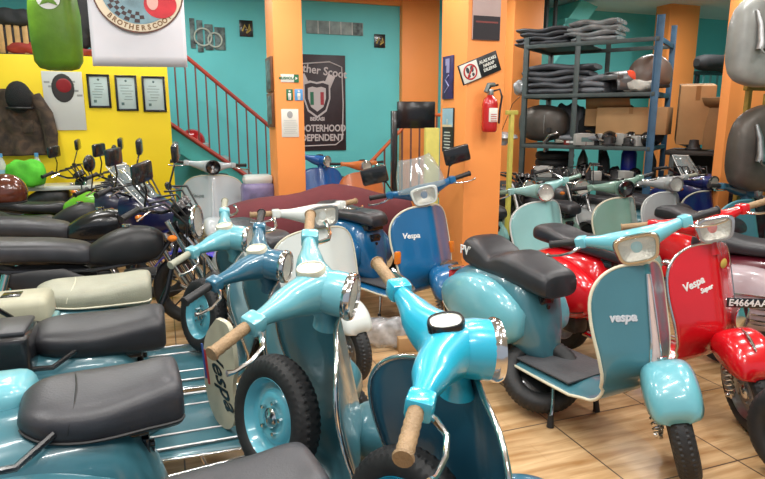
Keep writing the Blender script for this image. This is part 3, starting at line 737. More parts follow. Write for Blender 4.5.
for k in range(n):
    z = .19 * (k + 1); x = xr - (z) / -sl if sl > 0 else xr + (z) / sl
    x = xr + z / sl
    MB().box((x + .13, .40, z - .12), (.30, .7, .05), .006).build('step', sm, stw)
hr0 = P_(190, 60); hr1 = P_(262, 120); hs_ = (hr1.z - hr0.z) / (hr1.x - hr0.x)
def zh(x): return hr0.z + hs_ * (x - hr0.x)
MB().tube([(hr0.x - .35, 0, zh(hr0.x - .35)), (hr1.x + .5, 0, zh(hr1.x + .5)), (hr1.x + .55, 0, zh(hr1.x + .5) - .6)], .025, 8).build('handrail', SRED, stw)
x = hr0.x - .3
while x < hr1.x + .5:
    MB().tube([(x, 0, zl(x)), (x, 0, zh(x))], .010, 6).build('baluster', SRED if 0 else mat('dull_red', srgb(120, 78, 72), rough=.5), stw); x += .118
# red helmet on the stair
hp = RW @ P_(192, 140, yF + .35)
def helmet(name, label, p, m, rz=0, visor=None, s=1.0, open_=False):
    t = thing(name, label, 'helmet', p, rz, scale=s); rings = []
    for i in range(14):
        e = -.55 + (PI / 2 + .55) * i / 13; q = max(.02, cos(e)); rings.append([Vector((.135 * q * cos(2 * PI * k / 28), .115 * q * sin(2 * PI * k / 28), .08 + .13 * sin(e))) for k in range(28)])
    MB().loft(rings).build('shell', m, t, ang=180)
    MB().loft([sring(x, 0, .07, .08 * k, .045 * k, 20, 3) for x, k in ((.02, 1), (.125, 1), (.14, .9), (.142, .1))]).build('visor', visor or BLK, t)
    MB().tube([(.118 * cos(a), .10 * sin(a), .012) for a in [2 * PI * k / 24 for k in range(24)]], .008, 6, loop=True).build('edge_trim', RUB, t)
    return t
helmet('motorcycle_helmet', 'glossy red helmet resting on the stairs behind the railing', hp - Vector((0, 0, .12)), mat('gloss_red', srgb(190, 15, 25), rough=.15, coat=1, noise=.1), R(200), s=1.25)

# pictures on the teal wall
PG = mat('grey_picture', srgb(110, 130, 130), rough=.5, noise=.6, nscale=16, dirt=srgb(40, 50, 55))
t = thing('wall_collage', 'stepped collage of small grey photographs on the teal wall above the stairs', 'picture', RW @ Vector((0, 0, 0)), R(20))
for (u0, v0, u1, v1) in ((189, 18, 196, 48), (196, 20, 204, 52), (204, 24, 214, 50), (214, 27, 226, 50)):
    p = onplane(u0, v0, RW, -.02); q = onplane(u1, v1, RW, -.02)
    MB().box(((p.x + q.x) / 2, -.012, (p.z + q.z) / 2), (abs(q.x - p.x) * .96, .02, abs(p.z - q.z)), .003).build('photo_tile', PG, t)
rg_ = MB()
for (u, v, r) in ((203, 37, .11), (215, 40, .09)):
    p = onplane(u, v, RW, -.03); rg_.tube([(p.x + r * cos(k * PI / 10), -.03, p.z + r * sin(k * PI / 10)) for k in range(20)], .012, 6, loop=True)
rg_.build('ring_motif', mat('pale_ink', srgb(190, 200, 190)), t)
GOLD = mat('gold_ink', srgb(190, 165, 80), rough=.4)
for i, ((u0, v0, u1, v1), lab) in enumerate((((239, 20, 253, 37), 'small square black plaque with gold marks left of the left column'), ((374, 34, 385, 48), 'small square black plaque with gold marks right of the photo strip'))):
    t, w, hh = panel('square_plaque', lab, 'plaque', u0, v0, u1, v1, RW, -.005, BLK)
    m = MB()
    m.tube([(-w * .3, -.016, hh * .3), (-w * .1, -.016, hh * .7), (.02, -.016, hh * .35), (w * .25, -.016, hh * .75), (w * .3, -.016, hh * .4), (0, -.016, hh * .22)], .012, 6); m.build('gold_mark', GOLD, t)
t, w, hh = panel('photo_strip', 'long horizontal strip of grey photographs high on the teal wall', 'picture', 306, 20, 363, 36, RW, -.005, mat('strip_picture', srgb(165, 180, 178), rough=.5, noise=.35, nscale=5, dirt=srgb(90, 105, 108)))
for k in range(4):
    MB().box((-w * .5 + w * (k + 1) / 5, -.014, hh / 2), (.008, .004, hh)).build('divider', WHITE, t)
MB().box((w * .4, -.0145, hh / 2), (w * .17, .004, hh * .96)).build('dark_photo', PG, t)

# dark poster
PD = mat('poster_dark', srgb(52, 40, 46), rough=.5, noise=.25, nscale=9); PK = mat('poster_silver', srgb(196, 186, 186), rough=.5)
t, w, hh = panel('club_poster', 'tall dark poster with a shield crest beside the left orange column', 'poster', 298, 54, 346, 150, RW, -.005, PD)
px = lambda u: onplane(u, 100, RW, -.02).x - (onplane(298, 54, RW, -.005).x + onplane(346, 150, RW, -.005).x) / 2
ptext(t, 'Brother Scoot', .16, px(318), hh * .84, PK, .003, rot=-7, sx=.95)
ptext(t, 'SCOOTERHOOD', .135, px(318), hh * .235, PK, .004, sx=.80); ptext(t, 'INDEPENDENT', .135, px(318), hh * .135, PK, .004, sx=.84)
ptext(t, 'BEKASI', .07, px(317), hh * .335, PK, .003)
def shieldpoly(k): return [(-.20 * k, .22 * k), (-.10 * k, .25 * k), (0, .23 * k), (.10 * k, .25 * k), (.20 * k, .22 * k), (.20 * k, 0), (.14 * k, -.18 * k), (0, -.28 * k), (-.14 * k, -.18 * k), (-.20 * k, 0)]
sxp, szp = px(317), hh * .55
for k, mm, y in ((1, PK, -.014), (.88, PD, -.017), (.66, PK, -.020)):
    sp_ = shieldpoly(k); MB().loft([[(sxp + x, y, szp + z) for x, z in sp_], [(sxp + x, y - .002, szp + z) for x, z in sp_]]).build('crest', mm, t)
for s, mm in ((-1, mat('crest_green', srgb(40, 110, 80))), (1, mat('crest_red', srgb(165, 50, 60)))):
    MB().box((sxp + s * .075, -.024, szp - .0), (.05, .002, .18)).build('crest_stripe', mm, t)
for s in (-1, 1):
    MB().box((0, 0, 0), (.11, .003, .17), .001, T(sxp + s * .19, -.015, szp + .25) @ RY(s * 25)).build('piston', PK, t)
MB().tube([(px(300), -.016, hh * .90), (px(330), -.016, hh * .93), (px(342), -.016, hh * .88), (px(343), -.016, hh * .5), (px(342), -.016, hh * .12), (px(335), -.016, hh * .06), (px(300), -.016, hh * .05)], .010, 5).build('scroll_border', PK, t)

# ------------------------------------------------------------------ things on the columns
def colpanel(*a, **k): return panel(*a, **k)
for (r, lab) in (((264, 57, 274, 92), 'upper narrow picture frame on the shaded side of the left column'), ((264, 93, 274, 127), 'lower narrow picture frame on the shaded side of the left column')):
    # side face of the left column
    F = F1 @ T(0, .0, 0) @ RZ(-90)   # x runs towards the viewer side
    z0 = at(269, r[3], 6.05).z; z1 = at(269, r[1], 6.05).z
    t = thing('picture_frame', lab, 'picture', F1 @ Vector((-.002, .21, z0)), R(20 - 90))
    hh = z1 - z0
    MB().box((0, -.012, hh / 2), (.30, .024, hh), .004).build('frame', mat('brown_wood', srgb(110, 70, 45), rough=.4, noise=.3), t)
    MB().box((0, -.026, hh / 2), (.24, .004, hh - .06), .001).build('picture', PG, t)
WH = mat('sign_white', srgb(225, 225, 215), rough=.5); GRN = mat('sign_green', srgb(25, 110, 70), rough=.4); BLU = mat('sign_blue', srgb(90, 160, 215), rough=.4)
t, w, hh = panel('arrow_sign', 'small white MUSHOLA sign with green arrow square on left column', 'sign', 280.5, 74, 299, 82.5, F1, -.002, WH, th=.004)
ptext(t, 'MUSHOLA', .034, -w * .16, hh / 2, GRN, .001, y=-.006); MB().box((w * .36, -.006, hh / 2), (w * .26, .003, hh)).build('green_square', GRN, t); MB().add([(w * .3, -.009, hh * .3), (w * .42, -.009, hh * .5), (w * .3, -.009, hh * .7)], [(0, 1, 2)]).build('arrow', WH, t)
t, w, hh = panel('toilet_sign', 'green sign with white figure on left column', 'sign', 286, 89, 293, 100.5, F1, -.002, GRN, th=.004)
def figure(t, hh, k=1):
    m = MB(); m.lathe([(.010, 0), (0, .001)], 14, T(0, -.0065, hh * .80) @ RX(90)); m.box((0, -.0065, hh * .45), (.030, .002, hh * .38), .004); m.box((-.007, -.0065, hh * .2), (.009, .002, hh * .3)); m.box((.007, -.0065, hh * .2), (.009, .002, hh * .3)); m.build('figure_mark', WH, t)
figure(t, hh)
t, w, hh = panel('toilet_sign', 'pale blue sign with white figure beside the green one', 'sign', 294.5, 89, 303, 100.5, F1, -.002, BLU, th=.004); figure(t, hh)
t, w, hh = panel('paper_notice', 'white paper notice with small crest, lowest on the left column', 'notice', 281, 109, 299, 137, F1, -.002, WH, th=.003)
m = MB(); disc(m, 0, hh * .80, .028, .034, -.005, 16)
m.build('crest_mark', mat('grey_print', (.35, .36, .36)), t); m = MB()
for q in range(8): m.box((0, -.005, hh * (.60 - .065 * q)), (w * random.uniform(.6, .85), .001, .004))
m.build('text_lines', mat('pale_print', (.5, .52, .5)), t)

# second column: left face boards, front face sign etc.
FL = F2 @ RZ(-90)      # left face frame: local x points out of the column front, y into it
def leftface(name, lab, cat, um, v0, v1, wd, m, off=.0):
    """board on the left face of column two, centred on photo column um"""
    Fi = F2.inverted(); best = None
    p = Fi @ CAM; q = Fi @ at(um, (v0 + v1) / 2, 1.0); tt = (0 - p.x) / (q.x - p.x); c = p + (q - p) * tt
    d = (F2 @ c).y; z1 = at(um, v0, d).z; z0 = at(um, v1, d).z
    t = thing(name, lab, cat, F2 @ Vector((-.002, c.y, z0)), R(20 - 90)); hh = z1 - z0
    MB().box((0, -.006, hh / 2), (wd, .012, hh), .002).build('panel', m, t); return t, wd, hh
NAVY = mat('navy_board', srgb(48, 50, 105), rough=.4, noise=.3, nscale=15, dirt=srgb(30, 30, 70))
t, w, hh = leftface('narrow_board', 'narrow navy vertical board on the left face of the middle column', 'sign', 449, 56, 99, .18, NAVY)
m = MB(); m.tube([(-.04, -.014, hh * .15), (.03, -.014, hh * .3), (-.03, -.014, hh * .45), (.03, -.014, hh * .55)], .006, 6); m.box((.0, -.0135, hh * .86), (.07, .002, .05)); m.box((.01, -.0135, hh * .70), (.05, .002, .06)); m.build('lettering', mat('lavender_ink', srgb(150, 150, 190)), t)
t, w, hh = leftface('leaflet_board', 'sky and dark green leaflet below the navy board on middle column', 'sign', 449, 108, 152, .19, mat('dark_green_board', srgb(22, 40, 42), rough=.35))
MB().box((0, -.0135, hh * .78), (w * .96, .003, hh * .42)).build('sky_picture', mat('sky_print', srgb(150, 190, 205), noise=.2, nscale=6), t)
MB().box((0, -.0155, hh * .60), (w * .9, .003, hh * .05)).build('sand_strip', mat('sand_print', srgb(215, 200, 160)), t)
m = MB(); m.box((0, -.0165, hh * .68), (.02, .002, .05), .002)
for k in range(6): m.box((0, -.0145, hh * (.45 - .07 * k)), (w * (.62 if k % 2 else .5), .003, hh * .026))
m.build('lettering', mat('pale_ink', srgb(190, 200, 190)), t)
t, w, hh = panel('sunset_poster', 'poster with pale top and dark sunset picture on middle column front', 'poster', 473, -14, 499, 41, F2, -.002, mat('pale_poster', srgb(190, 165, 160), noise=.15, nscale=4))
MB().box((0, -.0135, hh * .23), (w * .96, .004, hh * .45)).build('dark_picture', mat('dusk_print', srgb(38, 28, 34), noise=.4, nscale=4), t)
MB().box((0, -.016, hh * .34), (w * .8, .003, .012)).build('sunset_line', mat('dusk_red', srgb(130, 60, 55)), t)
# tilted no-shoes sign
sp = onplane(480, 68, F2, -.012)
t = thing('shoe_notice_sign', 'tilted black and white ALAS KAKI HARAP DILEPAS sign on middle column', 'sign', F2 @ Vector((sp.x - .005, -.014, sp.z)), R(20), scale=.9); RT = RY(-21)
MB().box((0, 0, 0), (.375, .012, .165), .002, RT).build('panel', mat('sign_black', (.012, .012, .014), rough=.35), t)
MB().box((-.095, -.008, 0), (.165, .004, .150), .001, RT).build('white_square', WH, t)
MB().tube([(-.095 + .058 * cos(k * PI / 16), -.0115, .058 * sin(k * PI / 16)) for k in range(32)], .0065, 6, M=RT, loop=True).build('red_ring', mat('sign_red', srgb(190, 40, 45)), t)
m = MB()
for s in (-1, 1):
    disc(m, -.095 + s * .02, .018, .015, .026, -.0105, 16); disc(m, -.095 + s * .02, -.028, .012, .015, -.0105, 16)
m.v = [RT @ p for p in m.v]; m.build('shoe_prints', INK, t)
MB().box((0, -.014, 0), (.115, .003, .012), .001, RT @ T(-.095, 0, 0) @ RY(-45)).build('red_bar', MATS['sign_red'], t)
for k, wd in enumerate(('ALAS KAKI', 'HARAP', 'DILEPAS')):
    mb = text_mb(wd, .034, .001, .0012); M = RT @ T(.088, -.0075, .038 - .036 * k) @ RX(90); mb.v = [M @ p for p in mb.v]; mb.build('lettering', WH, t)
# fire extinguisher
fp = onplane(489, 132, F2, -.09)
t = thing('fire_extinguisher', 'red fire extinguisher hanging on the middle orange column', 'fire extinguisher', F2 @ Vector((fp.x, -.09, fp.z)), R(20), scale=.78)
MB().lathe([(.0, 0), (.06, .0), (.072, .015), (.075, .04), (.075, .26), (.065, .30), (.035, .33), (.03, .345), (0, .345)], 24).build('cylinder', mat('extinguisher_red', srgb(185, 22, 22), rough=.25, coat=.6), t)
MB().box((0, 0, .37), (.05, .05, .06), .01).build('valve', STEEL, t)
MB().tube([(-.02, 0, .40), (.0, -.01, .425), (.07, -.02, .44)], .010, 8).build('handle', BLK, t)
MB().tube([(.02, 0, .38), (.09, -.02, .40), (.11, -.03, .33), (.085, -.04, .2), (.08, -.04, .08)], .010, 8).build('hose', BLK, t)
MB().tube([(.035, -.01, .44), (-.03, -.015, .44), (-.06, -.02, .37)], .022, 8).build('clear_wrap', mat('grey_plastic', (.10, .13, .12), rough=.3), t)
MB().box((0, -.068, .16), (.085, .022, .13), .004).build('label', WH, t)
mb = text_mb('SEGI', .03, .001, .001); mb.v = [T(0, -.080, .20) @ RX(90) @ p for p in mb.v]
m = MB()
for q in range(4): m.box((0, -.080, .165 - .02 * q), (.06, .002, .007))
m.build('label_print', MATS['sign_red'], t)
MB().box((0, .055, .18), (.05, .06, .03), .004).build('bracket', STEEL, t)

# yellow green pole and power column beside the fire extinguisher
pp = at(503, 200, 5.75)
t = thing('yellow_post', 'thin yellow green post standing right of the middle column', 'post', (pp.x + .05, pp.y, 0), R(20))
YG = mat('yellow_green_paint', srgb(205, 195, 90), rough=.5, noise=.15)
MB().box((0, 0, .8), (.04, .04, 1.6), .005).build('upright', YG, t); MB().box((0, 0, 1.6), (.12, .04, .04), .005).build('crossbar', YG, t)
pp = at(431, 180, 6.6)
t = thing('yellow_signboard', 'pale yellow upright panel left of the middle column', 'panel', (pp.x, pp.y, 0), R(20)); MB().box((0, 0, .72), (.16, .06, 1.45), .006).build('board', mat('pale_yellow', srgb(225, 215, 110), rough=.6, noise=.15), t); MB().box((0, 0, .02), (.2, .12, .04), .004).build('foot', BLK, t)
# black monitor on a stand
pp = at(416, 115, 7.0)
t = thing('television', 'black flat television on a dark stand left of middle column', 'television', (pp.x, pp.y, 0), R(12))
MB().box((0, 0, pp.z), (.44, .06, .30), .01).build('screen', mat('screen_black', (.008, .008, .01), rough=.2), t); MB().box((-.25, .03, .88), (.07, .07, 1.72 if 0 else 1.5), .006).build('stand_post', BLK, t); MB().box((-.1, .06, .06), (.6, .4, .06), .01).build('base', BLK, t); MB().box((-.12, .05, pp.z - .02), (.28, .04, .06), .004).build('bracket', BLK, t)
# far stair railing (orange)
OR2 = mat('orange_rail', srgb(200, 95, 45), rough=.45, noise=.15)
ys = -.9
a = onplane(368, 165, RW, ys); b = onplane(398, 133, RW, ys)
t = thing('stair_railing', 'orange stair railing rising to the right on the far teal wall', 'railing', RW @ Vector((0, ys, 0)), R(20))
sl2 = (b.z - a.z) / (b.x - a.x)
MB().tube([(a.x - .2, 0, a.z - .2 * sl2), (b.x + .25, 0, b.z + .25 * sl2), (b.x + 1.0, 0, b.z + .25 * sl2)], .025, 8).build('handrail', OR2, t)
MB().tube([(a.x - .2, 0, .05), (b.x + .25, 0, .45), (b.x + 1.0, 0, .45)], .025, 8).build('bottom_rail', OR2, t)
x = a.x - .15
while x < b.x + 1.0:
    MB().tube([(x, 0, .05 + max(0, min(.4, (x - a.x) * .5))), (x, 0, min(b.z + .25 * sl2, a.z + sl2 * (x - a.x)))], .014, 6).build('baluster', mat('dull_red', srgb(120, 78, 72)), t); x += .13

# right staircase going up behind the rack
a = onplane(552, 66, RW, -.8); b = onplane(603, 0, RW, -.8)
t = thing('upper_staircase', 'teal staircase with dark balusters and red rail above the rack', 'staircase', RW @ Vector((0, -.8, 0)), R(20))
s3 = (b.z - a.z) / (b.x - a.x); g1 = []; x = a.x - .9
ZL = lambda x: a.z + s3 * (x - a.x)
TL = mat('light_teal_paint', srgb(105, 205, 200), rough=.5, noise=.05)
xe = a.x + (ZC - .1 - a.z) / s3
MB().add([(a.x - .9, 0, ZL(a.x - .9)), (xe, 0, ZL(xe)), (xe, .7, ZL(xe)), (a.x - .9, .7, ZL(a.x - .9)), (a.x - .9, 0, ZL(a.x - .9) + .30), (xe - .3, 0, ZC - .02), (xe - .3, .7, ZC - .02), (a.x - .9, .7, ZL(a.x - .9) + .3)], [(0, 1, 2, 3), (4, 7, 6, 5), (0, 4, 5, 1), (3, 2, 6, 7), (0, 3, 7, 4), (1, 5, 6, 2)]).build('stair_slab', TL, t)
k = 0; x = a.x - .9
while ZL(x) + .48 < ZC - .05:
    MB().box((x + .12, .35, ZL(x) + .36), (.26, .7, .20), .004).build('step', TL, t); x += .22
x = a.x - .9
while x < xe - .7 and ZL(x) + .5 < ZC - .1:
    MB().tube([(x, -.01, ZL(x) + .35), (x, -.01, min(ZC - .02, ZL(x) + 1.25))], .035, 6).build('baluster', mat('charcoal_rail', srgb(50, 62, 66)), t); x += .15
MB().tube([(a.x - .9, -.03, ZL(a.x - .9) + .45), (xe - .8, -.03, ZL(xe - .8) + .45)], .02, 6).build('red_rail', SRED, t)

# ------------------------------------------------------------------ storage rack
ra = at(524, 95, 7.4); rb = at(655, 92, 6.6); rdx = Vector((rb.x - ra.x, rb.y - ra.y, 0)); RL = rdx.length; rang = math.atan2(rdx.y, rdx.x)
FR = T(ra.x, ra.y, 0) @ Matrix.Rotation(rang, 4, 'Z'); RD = .90
SB = mat('rack_blue', srgb(58, 96, 126), rough=.45, noise=.25); SG = mat('rack_grey', srgb(66, 78, 78), rough=.5, noise=.3)
rk = thing('storage_rack', 'tall metal storage rack with blue end frame and grey shelves', 'rack', (ra.x, ra.y, 0), rang)
zs = [.84, at(600, 146, 6.9).z, at(600, 93, 6.9).z, at(600, 40, 6.9).z]; ZT = zs[3] + .07
def angle_post(x, y, m, zt, w=.055):
    MB().box((x, y, zt / 2), (w, .006, zt), .001).box((x - w / 2 * (1 if x > .5 else -1), y + .02, zt / 2), (.006, w, zt), .001).build('post', m, rk)
angle_post(0, 0, SG, ZT + .02); angle_post(RL, 0, SB, ZT + .15, .075); angle_post(RL, RD, SB, ZT + .15, .06); angle_post(0, RD, SG, ZT); angle_post(RL * .42, 0, SG, ZT); angle_post(RL * .5, RD, SG, ZT)
for i, z in enumerate(zs):
    b = MB(); b.box((RL / 2, 0, z - .02), (RL, .02, .045), .002); b.box((RL / 2, RD, z - .02), (RL, .02, .045), .002); b.build('shelf_beam', SG, rk)
    MB().box((RL, RD / 2, z - .02), (.03, RD, .05), .002).build('end_beam', SB, rk); MB().box((0, RD / 2, z - .02), (.03, RD, .05), .002).build('end_beam', SG, rk)
    if i < 3: MB().box((RL / 2, RD / 2, z - .004), (RL, RD, .012), .002).build('shelf_board', mat('dark_shelf', (.03, .032, .03), rough=.6, noise=.3), rk)
MB().box((RL / 2 - .4, RD / 2, zs[3] - .004), (RL - .8, RD, .012), .002).build('shelf_board', MATS['dark_shelf'], rk)
def rp(u, v, y): return onplane(u, v, FR, y)
def rbundle(name, lab, cat, u, vb, sh, y, dims, m, seed, rot=0, grp=None, dz=0):
    p = rp(u, vb, y); z = zs[sh] + .003 + dz
    t = bundle.__globals__['bundle'](name, lab, cat, u, vb, FR, y, dims, m, seed); t.location.z = z; t.rotation_euler = (0, 0, rang + R(rot))
    if grp: t['group'] = grp
    return t
def sheet_stack(name, lab, u, vb, sh, y, w, d, h, m, n=4, rot=0, seed=0, dz=0, cat='cloth'):
    p = rp(u, vb, y); q = FR @ Vector((p.x, y, 0)); t = thing(name, lab, cat, (q.x, q.y, zs[sh] + .003 + dz), rang + R(rot)); rnd = random.Random(seed)
    for i in range(n):
        hh = h / n; g = []; ox = rnd.uniform(-.03, .03); ph = rnd.uniform(0, 6); tx = rnd.uniform(.85, 1)
        for k in range(2):
            pass
        rings = []
        for j in range(21):
            s = -1 + 2 * j / 20; z0 = hh * i + .012 * sin(4 * s + ph) * (i > 0); kx = max(.45, 1 - abs(s) ** 8) ** .5
            rings.append([Vector((ox + s * w / 2 * tx, q2.y, q2.z)) for q2 in sring(0, 0, z0 + hh / 2, d / 2 * (.93 + .07 * sin(7 * s + ph)), hh * .6 * kx, 18, 3)])
        MB().loft(rings).build('fold', m, t, ang=50)
    return t
DK = CL('slate_cloth', srgb(84, 88, 94), .6); DK2 = CL('ash_cloth', srgb(116, 120, 126), .6); CLEARP = mat('plastic_wrap', srgb(150, 155, 158), rough=.2, coat=1, noise=.4, nscale=10, bump=.8, bscale=12)
sheet_stack('folded_seat_cover', 'long dark folded covers on the rack top shelf, left end', 548, 45, 3, .3, .66, .5, .20, DK, 4, 0, 1)
sheet_stack('wrapped_cover_stack', 'clear-wrapped grey covers on the rack top shelf, right of the dark covers', 597, 38, 3, .3, .60, .5, .24, CLEARP, 4, -3, 2)
sheet_stack('folded_jacket_stack', 'wide pile of dark folded jackets on the second shelf, left end', 560, 92, 2, .3, .86, .52, .34, DK, 5, 2, 3)
sheet_stack('grey_cover', 'flat grey cover sloping right of the jacket pile', 590, 92, 2, .25, .55, .4, .20, DK2, 3, -8, 4)
rbundle('plastic_bag', 'pale translucent bag on the second shelf at the left post', 'bag', 524, 92, 2, .22, (.22, .3, .18), CLEARP, 7)
# moulded seats (car like) on shelf 2
def shell_seat(name, lab, u, vb, sh, y, m, rot=0, s=1.0, cat='vehicle part'):
    p = rp(u, vb, y); q = FR @ Vector((p.x, y, 0)); t = thing(name, lab, cat, (q.x, q.y, zs[sh] + .004), rang + R(rot), scale=s)
    g = []
    for i in range(15):
        a = PI * i / 14; g.append([Vector((x, -.19 * cos(a) * (1 - .25 * abs(x) / .2), .02 + .20 * sin(a) ** .8 * (1 + .5 * x))) for x in [(-.24 + .48 * k / 14) for k in range(15)]])
    MB().loft(g, (False, False), False).build('shell', m, t, ang=180, solid=.012)
    MB().box((-.2, 0, .15), (.10, .26, .06), .02).build('lip', m, t)
    return t
shell_seat('scooter_apron', 'dark arched plastic shell near the middle of the second shelf', 624, 90, 2, .25, mat('grey_plastic_shell', srgb(88, 90, 92), rough=.35, coat=.3, noise=.2), 60, 1.1)
shell_seat('scooter_apron', 'low grey shell lying behind the arched one on the second shelf', 608, 88, 2, .42, MATS['grey_plastic_shell'], 10, .9)
hq = rp(668, 90, .3); hq = FR @ Vector((RL - .12, .3, 0))
helmet('open_helmet', 'large brown grey helmet with orange lining at right end of rack', Vector((hq.x, hq.y, zs[2] + .05)), mat('brown_shell', srgb(104, 88, 80), rough=.4, coat=.4, noise=.2), rang + R(200), visor=mat('orange_lining', srgb(225, 70, 30), rough=.5), s=1.75)
rbundle('white_cloth', 'white cloth folded beside the orange-lined helmet', 'cloth', 640, 88, 2, .2, (.36, .35, .14), CL('white_cloth', srgb(190, 188, 180)), 9)
# shelf 3: cardboard boxes, drum shape, fenders
CARD = mat('cardboard', srgb(178, 140, 96), rough=.75, noise=.15, nscale=4)
def carton(lab, F, x, y, z, d, rz=0, tilt=0, flaps=True, m=None, grp=None):
    q = F @ Vector((x, y, z)); t = thing('cardboard_box', lab, 'box', q, rang + R(rz), grp); t.rotation_euler = (R(tilt), 0, rang + R(rz))
    m = m or CARD
    MB().box((0, 0, d[2] / 2), d, .004).build('box_body', m, t)
    MB().box((0, 0, d[2] + .001), (d[0], .045, .003)).box((0, -d[1] / 2 - .001, d[2] * .88), (.045, .003, d[2] * .24)).build('packing_tape', mat('brown_tape', srgb(150, 110, 66), rough=.3), t)
    if flaps:
        MB().add([(-d[0] / 2, -d[1] / 2, d[2]), (d[0] / 2, -d[1] / 2, d[2]), (d[0] / 2 * .95, -d[1] / 2 - .12, d[2] + .10), (-d[0] / 2 * .95, -d[1] / 2 - .12, d[2] + .10)], [(0, 1, 2, 3)]).build('flap', m, t, solid=.006)
    return t
carton('wide tan carton on the rack behind the blue post', FR, RL * .82, .38, zs[1] + .13, (.75, .4, .30), 0, 0, False)
carton('tan carton right of the rack, tall and tilted', FR, RL + .35, .45, zs[1] + .05, (.34, .42, .62), 10, 6, False)
carton('brown square carton at far right beyond the blue rack end', FR, RL + .78, .35, zs[1] - .02, (.46, .45, .44), -25, 0, True, mat('brown_cardboard', srgb(150, 112, 74), rough=.7, noise=.15))
carton('open tan carton flap sloping above the middle shelf items', FR, RL * .62, .42, zs[1] + .2, (.5, .3, .2), 5, -8, True)
# support for the right cartons: dark workbench
bt = thing('work_bench', 'dark bench crowded with parts right of the rack', 'bench', FR @ Vector((RL + .75, .5, 0)), rang)
MB().box((0, 0, zs[1] - .06), (1.25, .7, .05), .006).build('bench_top', MATS['dark_wood'], bt)
for sx in (-1, 1):
    for sy in (-1, 1): MB().box((sx * .55, sy * .3, (zs[1] - .08) / 2), (.05, .05, zs[1] - .09), .004).build('leg', SG, bt)
MB().box((0, .30, .7), (1.2, .02, .9), .002).build('back_panel', mat('dark_panel', (.03, .035, .035), rough=.6), bt)
# black drum like fender shell hung below the second shelf
q = FR @ Vector((.18, .25, zs[1] + .03)); t = thing('fender_shell', 'large black rounded metal shell under the second shelf at left', 'vehicle part', q, rang)
DSH = mat('aged_black_metal', srgb(88, 82, 76), rough=.48, metal=.3, coat=.1, noise=.45, nscale=5)
def cowl_shape(mb, L, Wd, H, M=None):
    rr = []
    for i in range(22):
        s = i / 21; k = max(.04, sin(PI * (s * .96 + .02) ** .9)) ** .3
        rr.append(sring(-L / 2 + L * s, 0, H / 2, Wd / 2 * k, H / 2 * k, 26, 2.4))
    return mb.loft(rr, M=M)
cowl_shape(MB(), .58, .36, .44).build('shell', DSH, t, ang=180)
MB().tube([(.06 , -.17, .1), (.06, -.185, .2), (.06, -.17, .32)], .006, 6).build('scratch_trim', STEEL, t)
MB().lathe([(.03, 0), (.03, .02), (.0, .02)], 14, T(.12, -.17, .14) @ RX(90)).build('plug', RUB, t)
sheet_stack('grey_cover', 'flat grey visor-like panel on the third shelf centre', 582, 140, 1, .12, .52, .25, .06, DK2, 1, 6, 8, .05)
q = FR @ Vector((.55, .18, zs[1] + .01)); t = thing('chrome_bumper', 'curved chrome bumper bar at the left of the third shelf', 'vehicle part', q, rang)
MB().tube([(-.30, -.04, -.10), (-.30, -.08, .02), (-.24, -.10, .10), (-.14, -.08, .13)], [.02, .024, .022, .015], 10).build('bar', CHROME, t)
MB().box((.02, 0, .03), (.42, .06, .05), .01).build('plate', REFL, t)
def clutter(F, x0, x1, y0, y1, z, n, seed, labs, grp=None):
    rnd = random.Random(seed)
    for i in range(n):
        k = i % len(labs); nm, lb, cat, mm, shape = labs[k]
        x = x0 + (x1 - x0) * (i + .5) / n + rnd.uniform(-.02, .02); y = rnd.uniform(y0, y1); q = F @ Vector((x, y, z))
        t = thing(nm, lb, cat, q, rnd.uniform(0, 3)); s = rnd.uniform(.8, 1.15)
        if shape == 'gear':
            MB().lathe([(.02, 0), (.07 * s, 0), (.075 * s, .02), (.06 * s, .03), (.06 * s, .10 * s), (.03, .11 * s), (.02, .12 * s)], 18, cap=(True, True)).build('housing', mm, t)
            MB().tube([(.06 * s, 0, .05), (.12 * s, 0, .07), (.14 * s, .04, .12)], [.02, .018, .014], 8).build('pipe', CHROME, t)
            MB().lathe([(.0, .0), (.028, .0), (.028, .02), (0, .02)], 10, T(0, -.066 * s, .06) @ RX(90)).build('cap', STEEL, t)
        elif shape == 'lamp':
            MB().lathe([(.0, 0), (.05 * s, .01), (.08 * s, .05), (.085 * s, .09)], 20, T(0, 0, .08) @ RX(90)).build('shell', mm, t)
            MB().lathe([(.085 * s, .09), (.09 * s, .10), (.08 * s, .105), (.04, .115), (0, .118)], 20, T(0, 0, .08) @ RX(90)).build('lens', CHROME, t)
        elif shape == 'box':
            MB().box((0, 0, .06 * s), (.2 * s, .13 * s, .12 * s), .008).build('case', mm, t); MB().box((0, 0, .122 * s), (.1 * s, .13 * s, .004)).build('strip', WHITE, t); MB().box((.02, -.067 * s, .06 * s), (.12 * s, .003, .05)).build('print', mat('faded_print', srgb(90, 120, 120)), t)
        else:
            MB().lathe([(.0, 0), (.035 * s, 0), (.035 * s, .14 * s), (.015, .18 * s), (.015, .20 * s), (0, .20 * s)], 14).build('bottle_body', mm, t); MB().lathe([(.017, .20 * s), (.017, .225 * s), (0, .225 * s)], 10).build('cap', BLK, t)
rs = [('engine_part', 'small metal engine part among the clutter on the rack', 'vehicle part', ENG, 'gear'), ('parts_carton', 'small printed parts carton among the rack clutter', 'box', mat('white_carton', srgb(170, 170, 165), rough=.5, noise=.2), 'box'), ('spare_lamp', 'loose headlamp lying among the rack clutter', 'lamp', BLK, 'lamp')]
